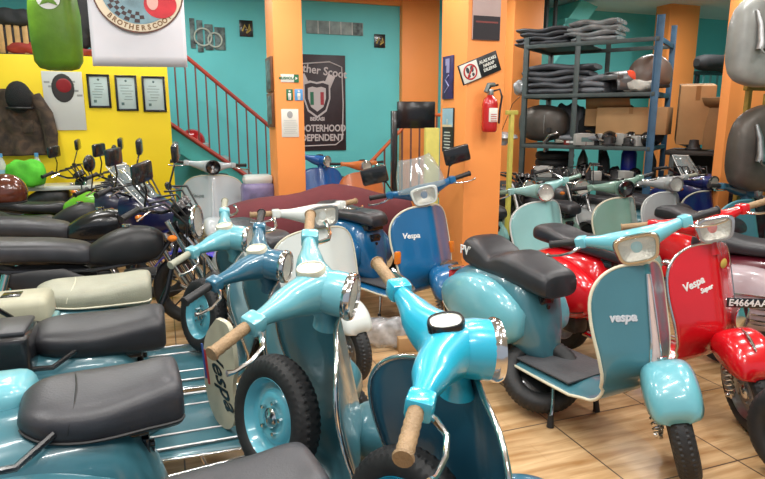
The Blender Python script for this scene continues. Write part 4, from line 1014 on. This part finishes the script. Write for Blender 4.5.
for k, s_ in enumerate(('on the third rack shelf', 'on the lowest rack shelf', 'on the bench right of the rack')):
    L_ = [(a, b.replace('on the rack', '').replace('among the rack clutter', 'among clutter').replace('  ', ' ').strip() + ' ' + s_, c, d if a != 'parts_carton' or k != 2 else mat('yellow_carton', srgb(215, 180, 50), rough=.5), e) for a, b, c, d, e in rs]
    F_, a_, b_, y0_, y1_, z_, n_ = ((FR, .62, RL * .97, .04, .24, zs[1] + .004, 13), (FR, .12, RL - .12, .05, .2, zs[0] + .004, 12), (FR, RL + .2, RL + 1.3, .2, .32, zs[1] - .033, 3))[k]
    before = set(bpy.data.objects)
    clutter(F_, a_, b_, y0_, y1_, z_, n_, k + 3, L_)
    for ob in set(bpy.data.objects) - before:
        if ob.parent is None: ob['group'] = ob['category'] + 's ' + s_
q = FR @ Vector((RL * .72, .1, zs[1] + .004))
t = thing('parts_carton', 'red box with white lettering strip on the third rack shelf', 'box', FR @ Vector((RL * .44, .05, zs[1] + .004)), rang)
MB().box((0, 0, .035), (.26, .1, .07), .004).build('case', mat('red_carton', srgb(120, 30, 30), rough=.5), t); MB().box((0, -.052, .035), (.2, .003, .025)).build('white_strip', WHITE, t)
# fender with a clear wrap and blue drum on lower shelf
q = FR @ Vector((-.25, -.05, 1.22)); t = thing('lamp_shade_part', 'grey wrapped dome hanging at the left end of the rack', 'vehicle part', q, rang)
MB().loft([sring(0, 0, z, a, a * .5, 20, 2, 'xy') for z, a in ((0, .07), (.05, .1), (.09, .22), (.13, .2), (.16, .10), (.17, .02))]).build('dome', CLEARP, t); MB().tube([(0, 0, .16), (.12, .03, .5), (.2, .05, zs[2] - 1.24)], .004, 5).build('cord', BLK, t)
# stack of tyres on lower shelf region
for k in range(3):
    tt = tyre_mb(.24, .05, .045, N=48, tread=False).build('loose_tyre', TYRE, None)
    q = FR @ Vector((.25, .52, .90 + .092 * k)); tt.location = q; tag(tt, ('bottom', 'middle', 'top')[k] + ' tyre of the stack lying on the lowest rack shelf', 'tyre', 'stacked tyres')
q = FR @ Vector((RL * .80, .42, .845)); t = thing('blue_drum', 'blue plastic drum on the lowest shelf near the blue post', 'drum', q, rang, scale=.58)
MB().lathe([(0, 0), (.14, 0), (.15, .05), (.15, .5), (.12, .58), (.05, .6), (0, .6)], 26).build('drum_body', mat('drum_blue', srgb(22, 36, 140), rough=.35), t); MB().lathe([(.04, .6), (.04, .63), (0, .63)], 12).build('cap', BLK, t)

# ------------------------------------------------------------------ far rack in front of teal, right of rack
q = at(717, 80, 9.0); t = thing('hanging_rack', 'black stand with hanging pale strips beneath a rolled cover', 'rack', (q.x, q.y, 0), R(20))
for x in (-.38, .40): MB().box((x, 0, 1.1), (.05, .05, 2.2), .004).build('post', BLK, t)
MB().box((0, 0, 2.18), (.85, .06, .05), .004).build('top_bar', BLK, t)
st_ = MB()
for k in range(4): st_.box((-.28 + .13 * k, -.02, 1.88), (.035, .01, .55), .003)
st_.build('strips', mat('slate_teal', srgb(90, 140, 145), rough=.4), t); MB().box((0, 0, 1.2), (.85, .4, .04), .004).build('board', BLK, t)
q2 = thing('rolled_cover', 'thick black rolled cover lying on top of the black stand', 'cover', (q.x, q.y, 2.205), R(20))
rr = [sring(-.42 + .84 * i / 14, 0, .12, .13 * max(.2, 1 - abs(-1 + i / 7) ** 8) ** .5 * (1 + .04 * sin(i * 2)), .115 * max(.2, 1 - abs(-1 + i / 7) ** 8) ** .5, 20, 2.6) for i in range(15)]
MB().loft(rr).build('roll', CL('charcoal_cloth', (.02, .022, .025)), q2); MB().tube([(.1, .13 * cos(k * PI / 10), .12 + .12 * sin(k * PI / 10)) for k in range(20)], .008, 6, loop=True).build('strap', STEEL, q2)

# ------------------------------------------------------------------ cowls hanging on the right column
GPR = mat('primer_grey_paint', srgb(150, 152, 148), rough=.4, noise=.22, nscale=6, coat=.2)
def hung_cowl(lab, u, v, d, W_, H_, m):
    p = at(u, v, d); t = thing('hanging_side_cowl', lab, 'vehicle part', (p.x, p.y, p.z), R(20))
    rr = []
    for i in range(22):
        s = i / 21; k = max(.04, sin(PI * (s * .96 + .02) ** .95)) ** .22
        rr.append(sring(-W_ / 2 + W_ * s, 0, .03 * sin(PI * s), .12 * k, H_ / 2 * k * (1 - .12 * (s - .3) ** 2), 30, 3))
    MB().loft(rr).build('shell', m, t, ang=180)
    MB().tube([(-.27, -.095, .22), (-.25, -.12, .12), (-.24, -.135, 0), (-.24, -.135, -.06)], [.015, .024, .03, .036], 10).build('lever_boss', STEEL, t)
    MB().lathe([(.03, 0), (.032, .01), (.018, .012), (.016, .0)], 16, T(-.24, -.16, -.07) @ RX(70)).build('hole_rim', m, t); MB().lathe([(.019, .008), (0, .008)], 14, T(-.24, -.163, -.07) @ RX(70)).build('hole', BLK, t)
    MB().box((-.02, .0, H_ / 2 + .04), (.05, .12, .14), .006).build('strap', mat('mustard_strap', srgb(150, 120, 40), rough=.6, noise=.3), t)
    return t
hung_cowl('worn grey-painted side cowl hanging on the right column', 768, 44, 4.9, .72, .72, GPR)
hung_cowl('dark bare-metal side cowl hanging below the grey one', 767, 152, 4.9, .74, .70, DSH)
q = at(752, 80, 5.15); t = thing('cowl_hanger', 'mustard yellow hanger frame between the two hanging cowls', 'hanger', (q.x, q.y, 0), R(20))
for x in (-.02, .35): MB().box((x, .0, 1.3), (.04, .04, 2.6), .004).build('upright', MATS['mustard_strap'], t)
for z in (1.05, 1.8, 2.5): MB().box((.16, .0, z), (.45, .04, .05), .004).build('crossbar', MATS['mustard_strap'], t)
# lower shelf beside it with jars
t2 = thing('low_cabinet', 'dark low cabinet at the right edge under the hanging cowls', 'cabinet', at(765, 300, 5.3) * Vector((1, 1, 0)) if 0 else (at(765, 300, 5.3).x, 5.45, 0), R(20))
MB().box((0, 0, .45), (.5, .4, .86), .01).build('body', BLK, t2); MB().box((0, -.205, .45), (.44, .012, .74), .003).build('door', mat('dark_panel', (.03, .035, .035)), t2); MB().lathe([(.012, 0), (.012, .02), (0, .022)], 10, T(.17, -.21, .5) @ RX(90)).build('knob', STEEL, t2)
for k in range(3):
    q = at(748 + 9 * k, 205, 5.35); t = thing('small_jar', ('left', 'middle', 'right')[k] + ' yellow capped jar on the dark cabinet at right edge', 'jar', (q.x, 5.38 + .06 * k, .885), 0, 'jars on the dark cabinet')
    MB().lathe([(0, 0), (.03, 0), (.03, .08), (.024, .09), (.024, .1)], 14).build('glass', mat('amber_jar', srgb(150, 110, 30), rough=.2), t); MB().lathe([(.028, .09), (.028, .115), (0, .115)], 14).build('lid', mat('yellow_lid', srgb(220, 190, 40)), t)

# dark crates and bags filling the floor and lowest shelf of the rack
for k in range(5):
    x = .22 + .30 * k; q = FR @ Vector((x, .30, 0)); t = thing('plastic_crate', ('leftmost', 'second from left', 'middle', 'second from right', 'rightmost')[k] + ' black plastic crate on the floor under the rack', 'crate', q, rang, 'crates under the rack')
    MB().box((0, 0, .2), (.27, .42, .40), .012).build('crate_body', mat('crate_black', (.02, .022, .024), rough=.5), t); MB().box((0, -.215, .30), (.12, .012, .05), .004).build('handle', STEEL, t)
for k in range(4):
    x = .62 + .26 * k; q = FR @ Vector((x, .46, zs[0] + .004)); t = thing('parts_bag', ('leftmost', 'second', 'third', 'rightmost')[k] + ' dark bulging bag at the back of the lowest rack shelf', 'bag', q, rang, 'dark bags on the lowest shelf', .52)
    rr = [sring(0, 0, z, a * (1 + .05 * sin(k + 9 * z)), b, 20, 2.4, 'xy') for z, a, b in ((0, .10, .12), (.05, .13, .15), (.25, .125, .15), (.42, .11, .13), (.55, .06, .07), (.62, .03, .03), (.68, .06, .05))]
    MB().loft(rr).build('bag_body', (DSH, CL('charcoal_cloth', (.02, .022, .025)), ENG, RUB)[k], t); MB().tube([(.035 * cos(a), .035 * sin(a), .62) for a in [PI * j / 6 for j in range(12)]], .006, 5, loop=True).build('tie', WHITE, t)

for k in range(4):
    t = rbundle('dark_bundle', ('leftmost', 'second', 'third', 'rightmost')[k] + ' dark bulky bundle at the back of the third rack shelf', 'bundle', 560, 140, 1, .48, (.40, .24, (.46, .38, .44, .36)[k]), (DK, CL('charcoal_cloth', (.02, .022, .025)), ENG, DK)[k], 30 + k, grp='dark bundles on the third shelf')
    q = FR @ Vector((.42 + .30 * k, .48, 0)); t.location.x = q.x; t.location.y = q.y
# ------------------------------------------------------------------ scooters
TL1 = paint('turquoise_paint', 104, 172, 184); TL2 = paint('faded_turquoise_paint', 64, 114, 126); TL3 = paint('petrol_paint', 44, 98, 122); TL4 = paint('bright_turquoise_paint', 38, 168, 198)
SKY = paint('sky_teal_paint', 110, 184, 198); MINT = paint('mint_paint', 140, 190, 188); SAGE = paint('sage_paint', 112, 146, 132); SILV = paint('silver_grey_paint', 158, 162, 162, .35); SILW = paint('silver_white_paint', 188, 196, 200, .3, .06)
WHT = paint('white_paint', 205, 210, 206, .3, .05); BLU2 = paint('metallic_blue_paint', 18, 96, 146); NAV = paint('navy_paint', 18, 28, 92); REDP = paint('red_paint', 205, 16, 28, .2, .06); WINE = paint('wine_paint', 84, 22, 34); ORP = paint('orange_scooter_paint', 222, 128, 70); BLU3 = paint('royal_blue_paint', 22, 96, 176)
VB = WHITE
RIMT = paint('turquoise_rim', 96, 178, 196); RIMT2 = paint('bright_turquoise_rim', 30, 150, 186)
def hs_xy(u, v, d): p = at(u, v, d); return (p.x, p.y)
# row of turquoise scooters in the left foreground
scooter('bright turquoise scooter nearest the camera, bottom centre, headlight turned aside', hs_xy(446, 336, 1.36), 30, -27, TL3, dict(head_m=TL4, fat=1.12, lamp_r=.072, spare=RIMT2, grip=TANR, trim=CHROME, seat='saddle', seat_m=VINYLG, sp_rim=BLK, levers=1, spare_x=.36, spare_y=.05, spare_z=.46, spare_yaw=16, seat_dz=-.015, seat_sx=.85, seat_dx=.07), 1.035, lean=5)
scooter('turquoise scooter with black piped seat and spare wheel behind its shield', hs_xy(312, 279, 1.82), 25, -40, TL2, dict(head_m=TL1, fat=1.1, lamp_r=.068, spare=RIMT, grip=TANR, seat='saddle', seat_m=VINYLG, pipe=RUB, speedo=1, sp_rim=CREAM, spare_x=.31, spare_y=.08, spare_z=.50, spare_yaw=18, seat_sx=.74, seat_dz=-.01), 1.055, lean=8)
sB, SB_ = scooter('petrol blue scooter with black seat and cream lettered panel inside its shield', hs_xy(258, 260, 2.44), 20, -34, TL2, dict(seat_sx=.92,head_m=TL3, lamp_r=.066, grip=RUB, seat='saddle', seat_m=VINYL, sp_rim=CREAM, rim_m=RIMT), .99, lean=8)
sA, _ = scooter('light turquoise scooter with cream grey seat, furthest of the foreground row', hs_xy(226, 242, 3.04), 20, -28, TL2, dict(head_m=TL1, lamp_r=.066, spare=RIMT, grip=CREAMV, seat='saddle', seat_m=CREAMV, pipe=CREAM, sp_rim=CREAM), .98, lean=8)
# cream panel with the script inside scooter B
pn = MB()
prof = [(-.03, .24), (-.12, .12), (-.145, -.04), (-.125, -.18), (-.07, -.26), (.0, -.275), (.06, -.23), (.085, -.13), (.07, -.04), (.09, .06), (.08, .16), (.05, .24)]
Mp = T(.235, -.12, .545) @ RZ(-62) @ RX(90)
prof = smooth_tab(prof + prof[:1], 45)[:-1]
pn.loft([[Mp @ Vector((x, y, z)) for x, y in prof] for z in (-.008, .012)])
pj = pn.build('leg_panel', mat('cream_panel', srgb(196, 190, 165), rough=.45, coat=.4, noise=.12), sB)
tm = text_mb('Vespa', .125, .002, .001, .5); Mt = Mp @ T(-.015, -.02, .0135) @ RZ(-62); tm.v = [Mt @ p for p in tm.v]; tm.build('script_lettering', BLK, pj)
MB().box((0, 0, 0), (.014, .16, .003), 0, Mp @ T(-.115, -.02, .013) @ RZ(8)).build('red_stripe', mat('stripe_red', srgb(190, 50, 55)), pj); MB().box((0, 0, 0), (.014, .16, .003), 0, Mp @ T(-.135, .0, .013) @ RZ(8)).build('blue_stripe', mat('stripe_blue', srgb(60, 90, 160)), pj)
# rear loops and boxes
for r_ in (bpy.data.objects['motor_scooter.001'], sB):
    MB().tube([(-.30, -.12, .73), (-.38, -.18, .70), (-.50, -.19, .71), (-.58, -.16, .77), (-.60, -.08, .85), (-.60, .08, .85), (-.55, .14, .76), (-.46, .12, .74)], .010, 8).build('grab_loop', BLK, r_)
t = thing('luggage_box', 'cream ribbed box with a square opening on the left edge scooter tail', 'box', (at(4, 300, 2.35).x, at(4, 300, 2.35).y, .73), R(20))
MB().box((0, 0, .05), (.34, .22, .12), .03, seg=3).build('box_body', mat('cream_box', srgb(170, 168, 145), rough=.5, noise=.15), t); MB().box((.03, 0, .112), (.07, .07, .006), .002).build('opening', BLK, t); MB().box((0, 0, -.02), (.36, .24, .03), .01).build('base_plate', TL1, t); MB().box((-.05, 0, -.12), (.25, .12, .18), .02).build('mount', TL2, t)
t = thing('black_top_case', 'black square case at the left edge below the cream box', 'box', (at(-6, 340, 2.05).x, at(-6, 340, 2.05).y, .66), R(20))
MB().box((0, 0, .06), (.26, .22, .17), .03, seg=3).build('case', BLK, t); MB().box((0, 0, .148), (.24, .20, .02), .02).build('lid', VINYLG, t); MB().box((0, 0, -.1), (.14, .12, .2), .01).build('mount', STEEL, t)
t = thing('turquoise_tool_box', 'rounded turquoise case at the bottom left edge behind the black seat', 'box', (at(-2, 430, 1.62).x, at(-2, 430, 1.62).y, .66), R(20))
MB().box((0, 0, .05), (.22, .2, .2), .05, seg=4).build('case', TL1, t); MB().box((0, 0, -.05), (.1, .1, .1), .01).build('mount', TL2, t)

# right foreground pair and edge scooter
scooter('turquoise scooter with white-lettered black double seat and square headlight', hs_xy(631, 243, 2.68), -60, -50, TL2, dict(sw=.84, seat_dz=-.035, seat_sx=.93, seat_dx=.03,head_m=SKY, guard_m=TL1, cowl_m=TL1, lamp='rect', rim=mat('brass_chrome', (.6, .56, .46), rough=.2, metal=1), grip=RUB, seat='hump', seat_m=VINYL, trim=CREAM, mat=1, rails=0, horn=mat('rose_cream', srgb(200, 176, 170), rough=.4), speedo=0,
    badges=[('vespa', .052, -.13, .67, mat('badge_chrome', (.8, .8, .8), rough=.2, metal=.6), 0, .2, .002)]), 1.02)
s1 = [o for o in bpy.data.objects if o.get('label', '').startswith('turquoise scooter with white-lettered')][0]
st1 = [o for o in s1.children if o.name.startswith('seat')][0]
for sd in (1, -1):
    tm = text_mb('PVI', .075, .002, .001); M = T(-.605, sd * -.142, .76) @ RZ(0 if sd > 0 else 180) @ RX(90); tm.v = [M @ p for p in tm.v]; tm.build('seat_lettering', WHITE, st1)
s2, S2s = scooter('bright red scooter with script badge, square headlight and chrome mudguard crest', hs_xy(703, 226, 3.08), -62, -34, REDP, dict(sw=.84,lamp='rect', rim=CHROME, grip=TANR, seat='bench', seat_m=VINYL, trim=CHROME, ridge=.5, crest=1, rim_m=STEEL,
    badges=[('Vespa', .05, -.14, .70, WHITE, 22, .3, .001), ('Super', .03, -.075, .675, WHITE, 22, .3, .001)]), 1.03)
MB().lathe([(.0, .006), (.018, .006), (.026, .0)], 16, T(shield_x(.78, .05) + .004, .05, .79) @ RY(90)).build('gold_crest', GOLD, s2)
f = MB().lathe([(0, -.06), (.04, -.05), (.06, -.01), (.062, .0)], 20, T(.545, .18, .50) @ RY(88)).build('fog_lamp', STEEL, s2); MB().lathe([(.062, 0), (.064, .008), (.05, .014), (0, .022)], 20, T(.545, .18, .50) @ RY(88)).build('lens', CHROME, f)
MB().box((0, 0, 0), (.006, .20, .05), .002, T(.60, .12, .60) @ RZ(-35)).build('plate', BLK, s2); tm = text_mb('E4664AA', .048, .001, .0008); M = T(.60, .12, .60) @ RZ(-35) @ T(.005, 0, 0) @ RZ(90) @ RX(90); tm.v = [M @ p for p in tm.v]; tm.build('plate_lettering', WHITE, s2)
s3, _ = scooter('wine and silver scooter with ribbed side panel, cut by the right edge', (2.95, 3.05), -38, 0, WINE, dict(lamp='round', seat='bench', seat_m=VINYL, trim=CHROME, cowl_m=mat('silver_rose_paint', srgb(178, 160, 165), rough=.25, coat=.7, noise=.15)), 1.05)
rb_ = MB()
for k in range(5): rb_.tube([(-.22 - .02 * k, -.262, .52 - .035 * k), (-.45, -.262, .515 - .035 * k), (-.66, -.225, .50 - .035 * k)], .006, 6)
rb_.build('cowl_ribs', CHROME, s3)
lt_ = tyre_mb(.235, .055, .048, N=90, M=UP).build('leaning_tyre', TYRE); q = at(806, 440, 2.3); lt_.location = (q.x, q.y, .236); lt_.rotation_euler = (R(3), 0, R(-60)); tag(lt_, 'black treaded tyre standing at the bottom right edge', 'tyre')
q = at(540, 400, 3.02); lt_ = tyre_mb(.215, .055, .05, N=90, M=UP).build('loose_tyre', TYRE); lt_.location = (q.x, q.y - .0, .20); lt_.rotation_euler = (R(-48), 0, R(-10)); MB().lathe([(.135, .04), (.13, .02), (.11, .0), (.05, .01), (0, .012)], 36, UP).lathe([(.135, -.04), (.13, -.02), (.11, .0), (.05, -.01), (0, -.012)], 36, UP).build('rim', BLK, lt_); tag(lt_, 'fat black tyre standing under the tail of the turquoise double-seat scooter', 'tyre')

# middle scooters
sM, SM_ = scooter('metallic blue scooter with small windscreen and black mirrors, before the middle column', hs_xy(421, 190, 4.35), -48, -42, BLU2, dict(sw=.95,lamp='rect', rim=WHT, grip=RUB, seat='bench', seat_m=VINYLG, trim=CREAM, mat=1, rails=0, mirror=2, signals=1, speedo=0, badges=[('Vespa', .05, -.16, .70, WHITE, 0, .2, .001)]), 1.04)
g = []
for i in range(9):
    t_ = i / 8; g.append([SM_ @ Vector((.48 - .11 * t_ - .22 * (y / .16) ** 2 * .3, y * (1 - .35 * t_ ** 2), 1.0 + .22 * t_)) for y in [(-.17 + .34 * k / 14) for k in range(15)]])
MB().loft(g, (False, False), False).build('windscreen', CLEAR, sM, ang=180, solid=.004)
MB().box((.545, .09, .45), (.16, .16, .10), .02).build('front_basket', mat('smoked_plastic', (.05, .06, .06), rough=.15, coat=1), sM)
scooter('white scooter with square headlight between the turquoise and blue scooters', hs_xy(316, 212, 3.62), -50, -6, WHT, dict(lamp='rect', rim=STEEL, grip=TANR, seat='bench', seat_m=VINYLG, trim=CREAM, speedo=0, ridge=.8), 1.0)
scooter('silver white scooter facing front before the stairs, black lamp', hs_xy(212, 170, 6.4), -78, 14, SILW, dict(lamp='hole', grip=RUB, seat='bench', trim=CREAM, horn=SILW, grille=0, speedo=0, badges=[('Vespa', .055, -.15, .70, STEEL, 0, .2, .001)]), 1.07)
# far pair before the teal wall
scooter('royal blue scooter far back by the dark poster', hs_xy(320, 160, 7.6), -60, 30, BLU3, dict(lamp='round', grip=RUB, seat='bench', trim=BLU3), 1.05)
scooter('orange scooter with round chrome headlight far back by the stair railing', hs_xy(362, 163, 7.45), -60, 0, ORP, dict(lamp='round', grip=RUB, seat='bench', trim=ORP, ridge=.5), 1.0)
# maroon draped cover
p = at(318, 200, 5.5)
t = thing('maroon_cover', 'maroon fabric cover draped over a parked scooter in the middle', 'cover', (p.x, p.y, 0), R(14))
MAR = mat('maroon_cloth', srgb(98, 36, 42), rough=.8, noise=.2, nscale=4, bump=.4, bscale=12); rings = []
for x, w, z in smooth_tab([(-.85, .12, .70), (-.80, .24, .78), (-.55, .27, .84), (-.2, .28, .87), (.1, .28, .95), (.35, .26, .92), (.6, .22, .85), (.85, .16, .80), (.90, .05, .74)], 24):
    r = []
    for k in range(25):
        a = PI * k / 24; s_ = sin(a) ** .55; r.append(Vector((x, -w * cos(a) * (1.12 - .12 * s_) * (1 + .04 * sin(11 * x + 5 * cos(a)) * (1 - s_)), .32 + (z - .32) * s_)))
    rings.append(r)
MB().loft(rings, (True, True), False).build('cover_cloth', MAR, t, ang=180, solid=.006)
MB().box((0, 0, .3), (1.1, .2, .3), .06).build('covered_body', BLK, t)
for x in (-.5, .6): tyre_mb(.205, .046, .042, N=40, M=T(x, 0, .207) @ UP, tread=False).build('wheel', TYRE, t)

# ------------------------------------------------------------------ right hand back row
B = 'scooter row at the right back'
scooter('mint scooter with round chrome headlight, leftmost of the right back row', hs_xy(540, 194, 4.85), -56, -34, MINT, dict(lamp='round', rim=CHROME, grip=SAGE, seat='bench', trim=WHT, cable=1), 1.0, group=B)
scooter('sage green scooter with an empty black headlight hole', hs_xy(619, 189, 5.1), -56, -30, SAGE, dict(lamp='hole', grip=RUB, seat='bench', trim=CREAM, lamp_r=.078), 1.0, group=B)
scooter('silver grey scooter right of the sage one, slightly tilted', hs_xy(667, 183, 5.45), -56, -28, SILV, dict(lamp='round', rim=STEEL, grip=CREAMV, seat='bench', trim=WHT, horn=SILV, grille=0), 1.0, lean=-5, group=B)
scooter('navy blue scooter in the right back row', hs_xy(702, 185, 5.7), -56, -10, NAV, dict(lamp='round', rim=BLK, grip=RUB, seat='bench', trim=CREAM), .98, group=B)
scooter('teal blue scooter with narrow shield beside the right column', hs_xy(743, 186, 4.95), -56, 10, TL2, dict(lamp='round', rim=STEEL, grip=RUB, seat='bench', trim=SKY, head_m=TL3), 1.0, group=B)
s_, _ = scooter('red handlebar scooter partly hidden behind the bright red one', hs_xy(800, 245, 4.15), -62, 8, REDP, dict(lamp='round', grip=RUB, seat='bench', mirror=0, trim=CHROME), 1.0)
# dark motorcycles behind the row
G2 = 'dark motorcycles before the storage rack'
motorcycle('black motorcycle with round headlight left of the rack base', hs_xy(518, 178, 5.9), -70, 18, dict(fork_m=STEEL, ex_m=STEEL, bar_up=.05, mirrors=0, panel_m=ENG), .95, G2)
motorcycle('black motorcycle with raised bars behind mint and sage scooters', hs_xy(575, 172, 6.0), -64, -14, dict(tank_m=ENG, fork_m=STEEL, mirrors=0, bar_m=CHROME, bar_up=.12), .95, G2)
motorcycle('dark motorcycle with blue fairing behind the navy scooter', hs_xy(690, 168, 6.2), -70, 5, dict(fairing=NAV, screen=1, tank_m=NAV, mirrors=0), .95, G2)

# ------------------------------------------------------------------ left motorcycles
BLUEF = paint('racing_blue_paint', 24, 42, 190); GRNF = paint('lime_paint', 110, 190, 40); GUN = paint('gunmetal_paint', 44, 46, 66)
LS = [(-1.15, .08, .79, .85), (-1.1, .12, .765, .89), (-.9, .135, .76, .895), (-.6, .14, .75, .885), (-.45, .14, .745, .875), (-.25, .13, .73, .86), (-.1, .11, .71, .83), (-.05, .06, .72, .79)]
motorcycle('black motorcycle with large chrome round headlight and grey long seat', hs_xy(172, 214, 3.62), 18, -20, dict(seat_tab=LS, seat_m=VINYLG, lamp_r=.10, crash_bar=1, bar_up=.08, mirrors=1), 1.0)
motorcycle('black motorcycle with blue fairing and clear windscreen', hs_xy(138, 200, 4.3), 14, -10, dict(seat_tab=LS, seat_m=VINYLG, fairing=paint('midnight_paint', 16, 20, 62), mirrors=1, tank_m=BLK, fender_m=BLUEF), 1.0)
motorcycle('black motorcycle with round black mirror and short glossy seat', hs_xy(112, 196, 4.95), 16, -14, dict(seat_m=VINYL, round_mirror=1, bar_up=.08, fairing=GUN, screen=0), .95)
motorcycle('dark grey motorcycle with lime green bodywork by the yellow wall', hs_xy(118, 178, 5.55), 12, -8, dict(tank_m=GRNF, fairing=GUN, panel_m=GRNF, screen=0), .98)
motorcycle('black motorcycle with square mirrors furthest left by the yellow wall', hs_xy(74, 176, 6.15), 14, -12, dict(tank_m=ENG, fender_m=BLK), .95)
# things on the seats and bench
hp = at(10, 222, 4.4)
helmet('brown_helmet', 'brown patterned helmet at the left edge upon a motorcycle', Vector((hp.x, hp.y, .93)), mat('brown_gloss', srgb(98, 48, 30), rough=.2, coat=.8, noise=.5, nscale=10), R(200), s=1.05)
q = at(35, 190, 6.0); t = thing('low_bench', 'pale low bench under the yellow wall holding a bag and bottle', 'bench', (q.x, q.y + .1, 0), R(20))
MB().box((0, 0, .86), (1.3, .4, .04), .01).build('bench_top', WHT, t)
for sx in (-.55, .55): MB().box((sx, 0, .42), (.05, .34, .84), .004).build('leg', SG, t)
bundle('green_bag', 'bright green bag on the pale bench under the jacket', 'bag', 28, 190, FY, -.75, (.34, .2, .26), CL('lime_cloth', srgb(90, 200, 50)), 11).location.z = .885
for k, (u, cm) in enumerate(((38, 'transparent water bottle on the bench right of the green bag'), (2, 'transparent water bottle on the bench at the far left edge'))):
    q = onplane(u, 170, FY, -.72); w_ = FY @ Vector((q.x, -.72, 0)); t = thing('water_bottle', cm, 'bottle', (w_.x, w_.y, .882), 0)
    MB().lathe([(0, 0), (.045, .0), (.048, .03), (.045, .12), (.048, .2), (.03, .26), (.016, .29), (.016, .31)], 18).build('bottle_body', mat('clear_plastic', (.7, .78, .8), rough=.08, alpha=.5, coat=1), t); MB().lathe([(.018, .30), (.018, .335), (0, .335)], 12).build('cap', BLU, t); MB().lathe([(.0475, .10), (.0475, .18)], 18).build('label', mat('bottle_label', srgb(150, 200, 220)), t)
# floor clutter beneath blue scooter
q = at(402, 332, 3.9); t = thing('cardboard_box', 'small flat carton on the floor beneath the blue scooter', 'box', (q.x + .06, q.y, 0), R(10)); MB().box((0, 0, .05), (.2, .16, .10), .004).build('box_body', CARD, t); MB().box((0, 0, .101), (.2, .03, .002)).build('packing_tape', MATS['brown_tape'], t)
bundle('crumpled_plastic_bag', 'crumpled clear plastic bag on the carton under the blue scooter', 'bag', 385, 320, T(0, 0, 0), 3.95, (.32, .2, .20), mat('clear_bag', srgb(190, 192, 195), rough=.15, coat=1, alpha=.6, noise=.6, nscale=14, bump=1, bscale=16), 21).location.z = 0
bpy.data.objects['crumpled_plastic_bag'].rotation_euler = (0, 0, 0)
# colourful parts behind silver scooter
q = at(258, 190, 6.2); t = thing('parts_bin', 'purple and white bag of parts left of the column foot', 'bag', (q.x, q.y, 0), R(20))
MB().box((0, 0, .45), (.34, .25, .9), .06, seg=4).build('bag_body', mat('lilac_plastic', srgb(130, 120, 160), rough=.4, noise=.6, nscale=4, dirt=srgb(60, 60, 80)), t); MB().box((0, 0, .93), (.3, .2, .1), .04).build('white_top', WHT, t)

# ------------------------------------------------------------------ lights and camera
def tube_lamp(x, y, L, e, ang=20):
    ld = bpy.data.lights.new('ceiling_tube', 'AREA'); ld.shape = 'RECTANGLE'; ld.size = L; ld.size_y = .12; ld.energy = e; ld.color = (1, .98, .95)
    o = bpy.data.objects.new('ceiling_tube_light', ld); COL.objects.link(o); o.location = (x, y, ZC - .1); o.rotation_euler = (0, 0, R(ang))
for x, y in ((-2.2, 1.4), (.3, 1.8), (2.6, 2.2), (-2.6, 4.2), (.1, 4.6), (2.9, 5.0), (-2.4, 6.9), (.6, 7.6), (3.6, 8.2), (.2, -.6)): tube_lamp(x, y, 1.3, 34)
for x, y in ((-1.6, .6), (-.5, .9), (.9, .7), (2.0, 1.1), (-1.0, 2.6), (.6, 2.9), (1.9, 3.2), (3.6, 3.4), (-1.2, 5.2), (1.2, 6.2), (3.4, 6.4), (-3.4, 5.6), (4.6, 8.6)):  # last position is a fill light added to brighten the far right teal wall
    ld = bpy.data.lights.new('ceiling_bulb_and_fill', 'AREA'); ld.shape = 'DISK'; ld.size = .16; ld.energy = 19; ld.color = (1, .98, .95)
    o = bpy.data.objects.new('ceiling_bulb_and_fill_light', ld); COL.objects.link(o); o.location = (x, y, ZC - .12)
w = bpy.data.worlds.new('w'); SC.world = w; w.use_nodes = True; w.node_tree.nodes['Background'].inputs[0].default_value = (.80, .88, 1, 1); w.node_tree.nodes['Background'].inputs[1].default_value = .55
cd = bpy.data.cameras.new('camera'); cd.sensor_width = 36; cd.lens = 36 * FPX / 765; cam = bpy.data.objects.new('camera', cd); COL.objects.link(cam)
cam.location = CAM; cam.rotation_euler = (PI / 2 - PITCH, 0, 0); SC.camera = cam
SC.view_settings.view_transform = 'Standard'; SC.view_settings.look = 'None'; SC.view_settings.exposure = .0; SC.view_settings.gamma = 1; SC.view_settings.use_curve_mapping = False
